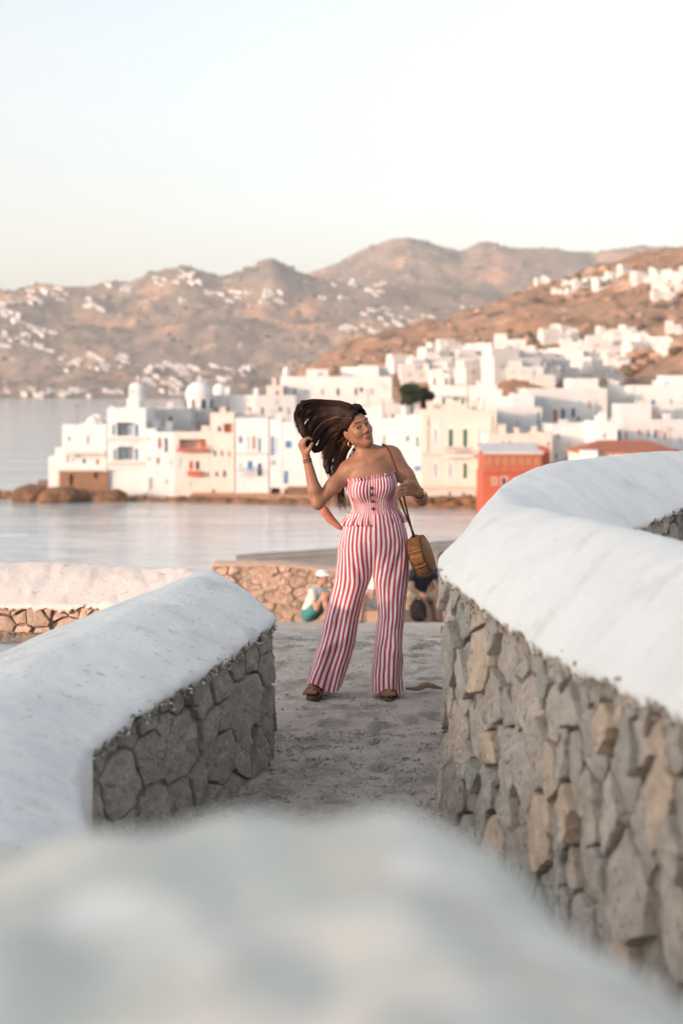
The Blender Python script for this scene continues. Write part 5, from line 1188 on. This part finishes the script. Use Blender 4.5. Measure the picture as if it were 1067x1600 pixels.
# ------------------------------------------------------------------ people resting by the terrace wall
def cloth(name, col): M[name] = mat(name, col, .85, tuple(c * .8 for c in col), 12); return M[name]
def sitter(label, loc, rz, seat_h, top_c, short_c, hair_c, cap_c=None, knees=.45, lean=.12, shoe_c=(.05, .05, .06), s=1.0):
    root = empty('person', loc, rz=R(rz), label=label, cat='person'); hz = seat_h + .10
    hip = (0, 0, hz); ch = (0, -lean, hz + .36); nk = (0, -lean * 1.25, hz + .50); hd = (0, -lean * 1.5 - .02, hz + .66)
    tor = [Ell((0, 0, hz + .02), (.17, .13, .12)), Con((0, 0, hz + .05), ch, .13, .15, .06), Con((-.15, ch[1], ch[2] + .06), (.15, ch[1], ch[2] + .06), .06, .06, .06)]
    lim = []; th = []; sh = []
    for q in (-1, 1):
        kn = (.13 * q, -.40, max(knees, hz + .02)); an = (.12 * q, -.48 if seat_h > .2 else -.46, .09)
        th.append(Con((.09 * q, -.02, hz), kn, .085, .062, .04)); lim += [Con(kn, mid(kn, an, .35), .058, .056, .03), Con(mid(kn, an, .35), an, .056, .036, .03)]
        sh.append(Con((an[0], an[1] + .04, .045), (an[0] * 1.1, an[1] - .16, .04), .045, .04, .02)); s0 = (.185 * q, ch[1], ch[2] + .05); el = (.24 * q, ch[1] - .14, ch[2] - .20); wr = (.13 * q, -.36, kn[2] + .07)
        lim += [Con(s0, el, .05, .042, .03), Con(el, wr, .042, .028, .02), Con(wr, (wr[0] * .8, wr[1] - .09, wr[2] - .01), .032, .025, .02)]
        for f_ in range(4): lim.append(Con((wr[0] * .8 + (f_ - 1.5) * .018, wr[1] - .07, wr[2] - .012), (wr[0] * .75 + (f_ - 1.5) * .02, wr[1] - .14, wr[2] - .045), .011, .008, .006))
        lim.append(Con((wr[0] - .03 * q, wr[1] - .02, wr[2]), (wr[0] - .065 * q, wr[1] - .06, wr[2] - .02), .013, .009, .008))
    H0 = np.array(hd); hea = [Con(nk, tuple(H0 + (0, 0, -.05)), .055, .05, .03), Ell(H0 + (0, .01, .02), (.075, .09, .09), k=.03), Ell(H0 + (0, -.035, -.05), (.055, .06, .07), k=.03), Con(H0 + (0, -.085, .01), H0 + (0, -.112, -.03), .010, .013, .01), Ell(H0 + (-.078, .01, -.02), (.012, .02, .03), k=.01), Ell(H0 + (.078, .01, -.02), (.012, .02, .03), k=.01), Con(H0 + (-.02, -.09, -.065), H0 + (.02, -.09, -.065), .007, .007, .006)]
    body('body', tor + th + lim + hea + sh, .014, M['skin2'], root)
    for q in (-1, 1):
        m = MB(); m.lathe([(.012 * math.sin(a), -.012 * math.cos(a)) for a in np.linspace(.05, 3.09, 6)], 8); e = m.build('eye', M['iris'], root, True); e.location = tuple(H0 + (.03 * q, -.083, .01))
    big = lambda P_, g_: [(p[:2] + (p[2] + g_,) + p[3:]) if p[0] == 'e' else (p[:3] + ((p[3][0] + g_, p[3][1] + g_),) + p[4:]) for p in P_]
    body('shirt', big(tor[1:], .014) + [Con((-.16, ch[1], ch[2] + .05), (-.21, ch[1] - .06, ch[2] - .04), .066, .062, .03), Con((.16, ch[1], ch[2] + .05), (.21, ch[1] - .06, ch[2] - .04), .066, .062, .03)], .014, top_c, root)
    body('shorts', [Ell((0, 0, hz + .02), (.185, .145, .125))] + [Con((.09 * q, -.02, hz), mid((.09 * q, -.02, hz), (.13 * q, -.40, max(knees, hz + .02)), .8), .105, .088, .04) for q in (-1, 1)], .014, short_c, root)
    for k in (0, 1): body('shoe', big(sh[k:k + 1], .010), .010, cloth('shoe_%d_%d' % (len(bpy.data.objects), k), shoe_c), root)
    body('hair', [Ell(H0 + (0, .025, .035), (.085, .095, .088), k=.02), Cut(Ell(H0 + (0, -.11, -.03), (.075, .075, .10), k=.01))], .012, hair_c, root)
    if cap_c is not None:
        c_ = body('cap', [Ell(H0 + (0, .015, .055), (.093, .106, .075), k=.02), Ell(H0 + (0, -.105, .045), (.07, .08, .012), k=.01)], .010, cap_c, root)
    return root
hb = M['hair']
g1 = at(484, 976, 24.3); gz = ground_z(0, 24.3)
sitter('man in white cap and pale tank top sitting on the ground by the terrace wall', (g1.x, 24.3, gz), 58, .02, cloth('pale_tank', (.55, .58, .56)), cloth('teal_shorts', (.05, .22, .22)), hb, cloth('white_cap', (.8, .8, .8)), .46, .16)
g2 = at(577, 976, 23.6); sitter('dark-haired person in a white shirt sitting behind the woman\'s legs', (g2.x, 23.6, ground_z(0, 23.6)), -35, .20, cloth('white_shirt', (.75, .75, .75)), cloth('grey_shorts', (.5, .52, .54)), hb, None, .46, .14)
g3 = at(653, 968, 24.4); sitter('person in a black top and khaki shorts sitting right of the rattan bag', (g3.x, 24.4, ground_z(0, 24.4)), 25, .34, cloth('black_top', (.02, .02, .03)), cloth('khaki_shorts', (.42, .36, .27)), hb, cloth('white_hat', (.78, .77, .75)), .46, .10)
g4 = at(689, 968, 24.6); sitter('person in dark blue clothes partly hidden by the right wall', (g4.x, 24.6, ground_z(0, 24.6)), 10, .34, cloth('navy_shirt', (.04, .06, .13)), cloth('navy_shorts', (.03, .045, .10)), hb, None, .46, .10)
for (lab, px, w_, h_, d) in (('low stone block under the person in khaki shorts', 653, .5, .36, 24.45), ('low stone block under the person in dark blue', 689, .45, .36, 24.65), ('low stone block under the dark-haired person in white', 577, .45, .22, 23.6)):
    c = at(px, 970, d); bmn = bmesh.new(); bmesh.ops.create_cube(bmn, size=1); bmesh.ops.bevel(bmn, geom=bmn.edges[:], offset=.06, segments=2, affect='EDGES')
    for v in bmn.verts: v.co += Vector((noise.noise(v.co * 3 + Vector((px, 0, 0))), noise.noise(v.co * 3 + Vector((0, px, 0))), 0)) * .05
    me = bpy.data.meshes.new('stone_block'); bmn.to_mesh(me); bmn.free(); o = link('stone_block', me, M['warm_stone']); o.scale = (w_, .4, h_ + .1); o.location = (c.x, d + .06, ground_z(0, d) + (h_ + .1) / 2 - .1); tag(o, lab, 'stone')
c = at(652, 965, 24.05); gz = ground_z(0, 24.05); bg_ = empty('rucksack', (c.x, 23.75, ground_z(0, 23.75)), label='black rucksack standing on the ground between the legs of the person in khaki', cat='bag')
body('pack', [Ell((0, 0, .19), (.14, .10, .20), k=.03), Con((-.08, -.06, .12), (.08, -.06, .12), .06, .06, .03)], .012, cloth('black_nylon', (.015, .015, .018)), bg_)
m = MB(); m.tube([(-.05, 0, .37), (-.03, 0, .43), (.03, 0, .43), (.05, 0, .37)], .012, 6); m.build('handle', M['black_nylon'], bg_)
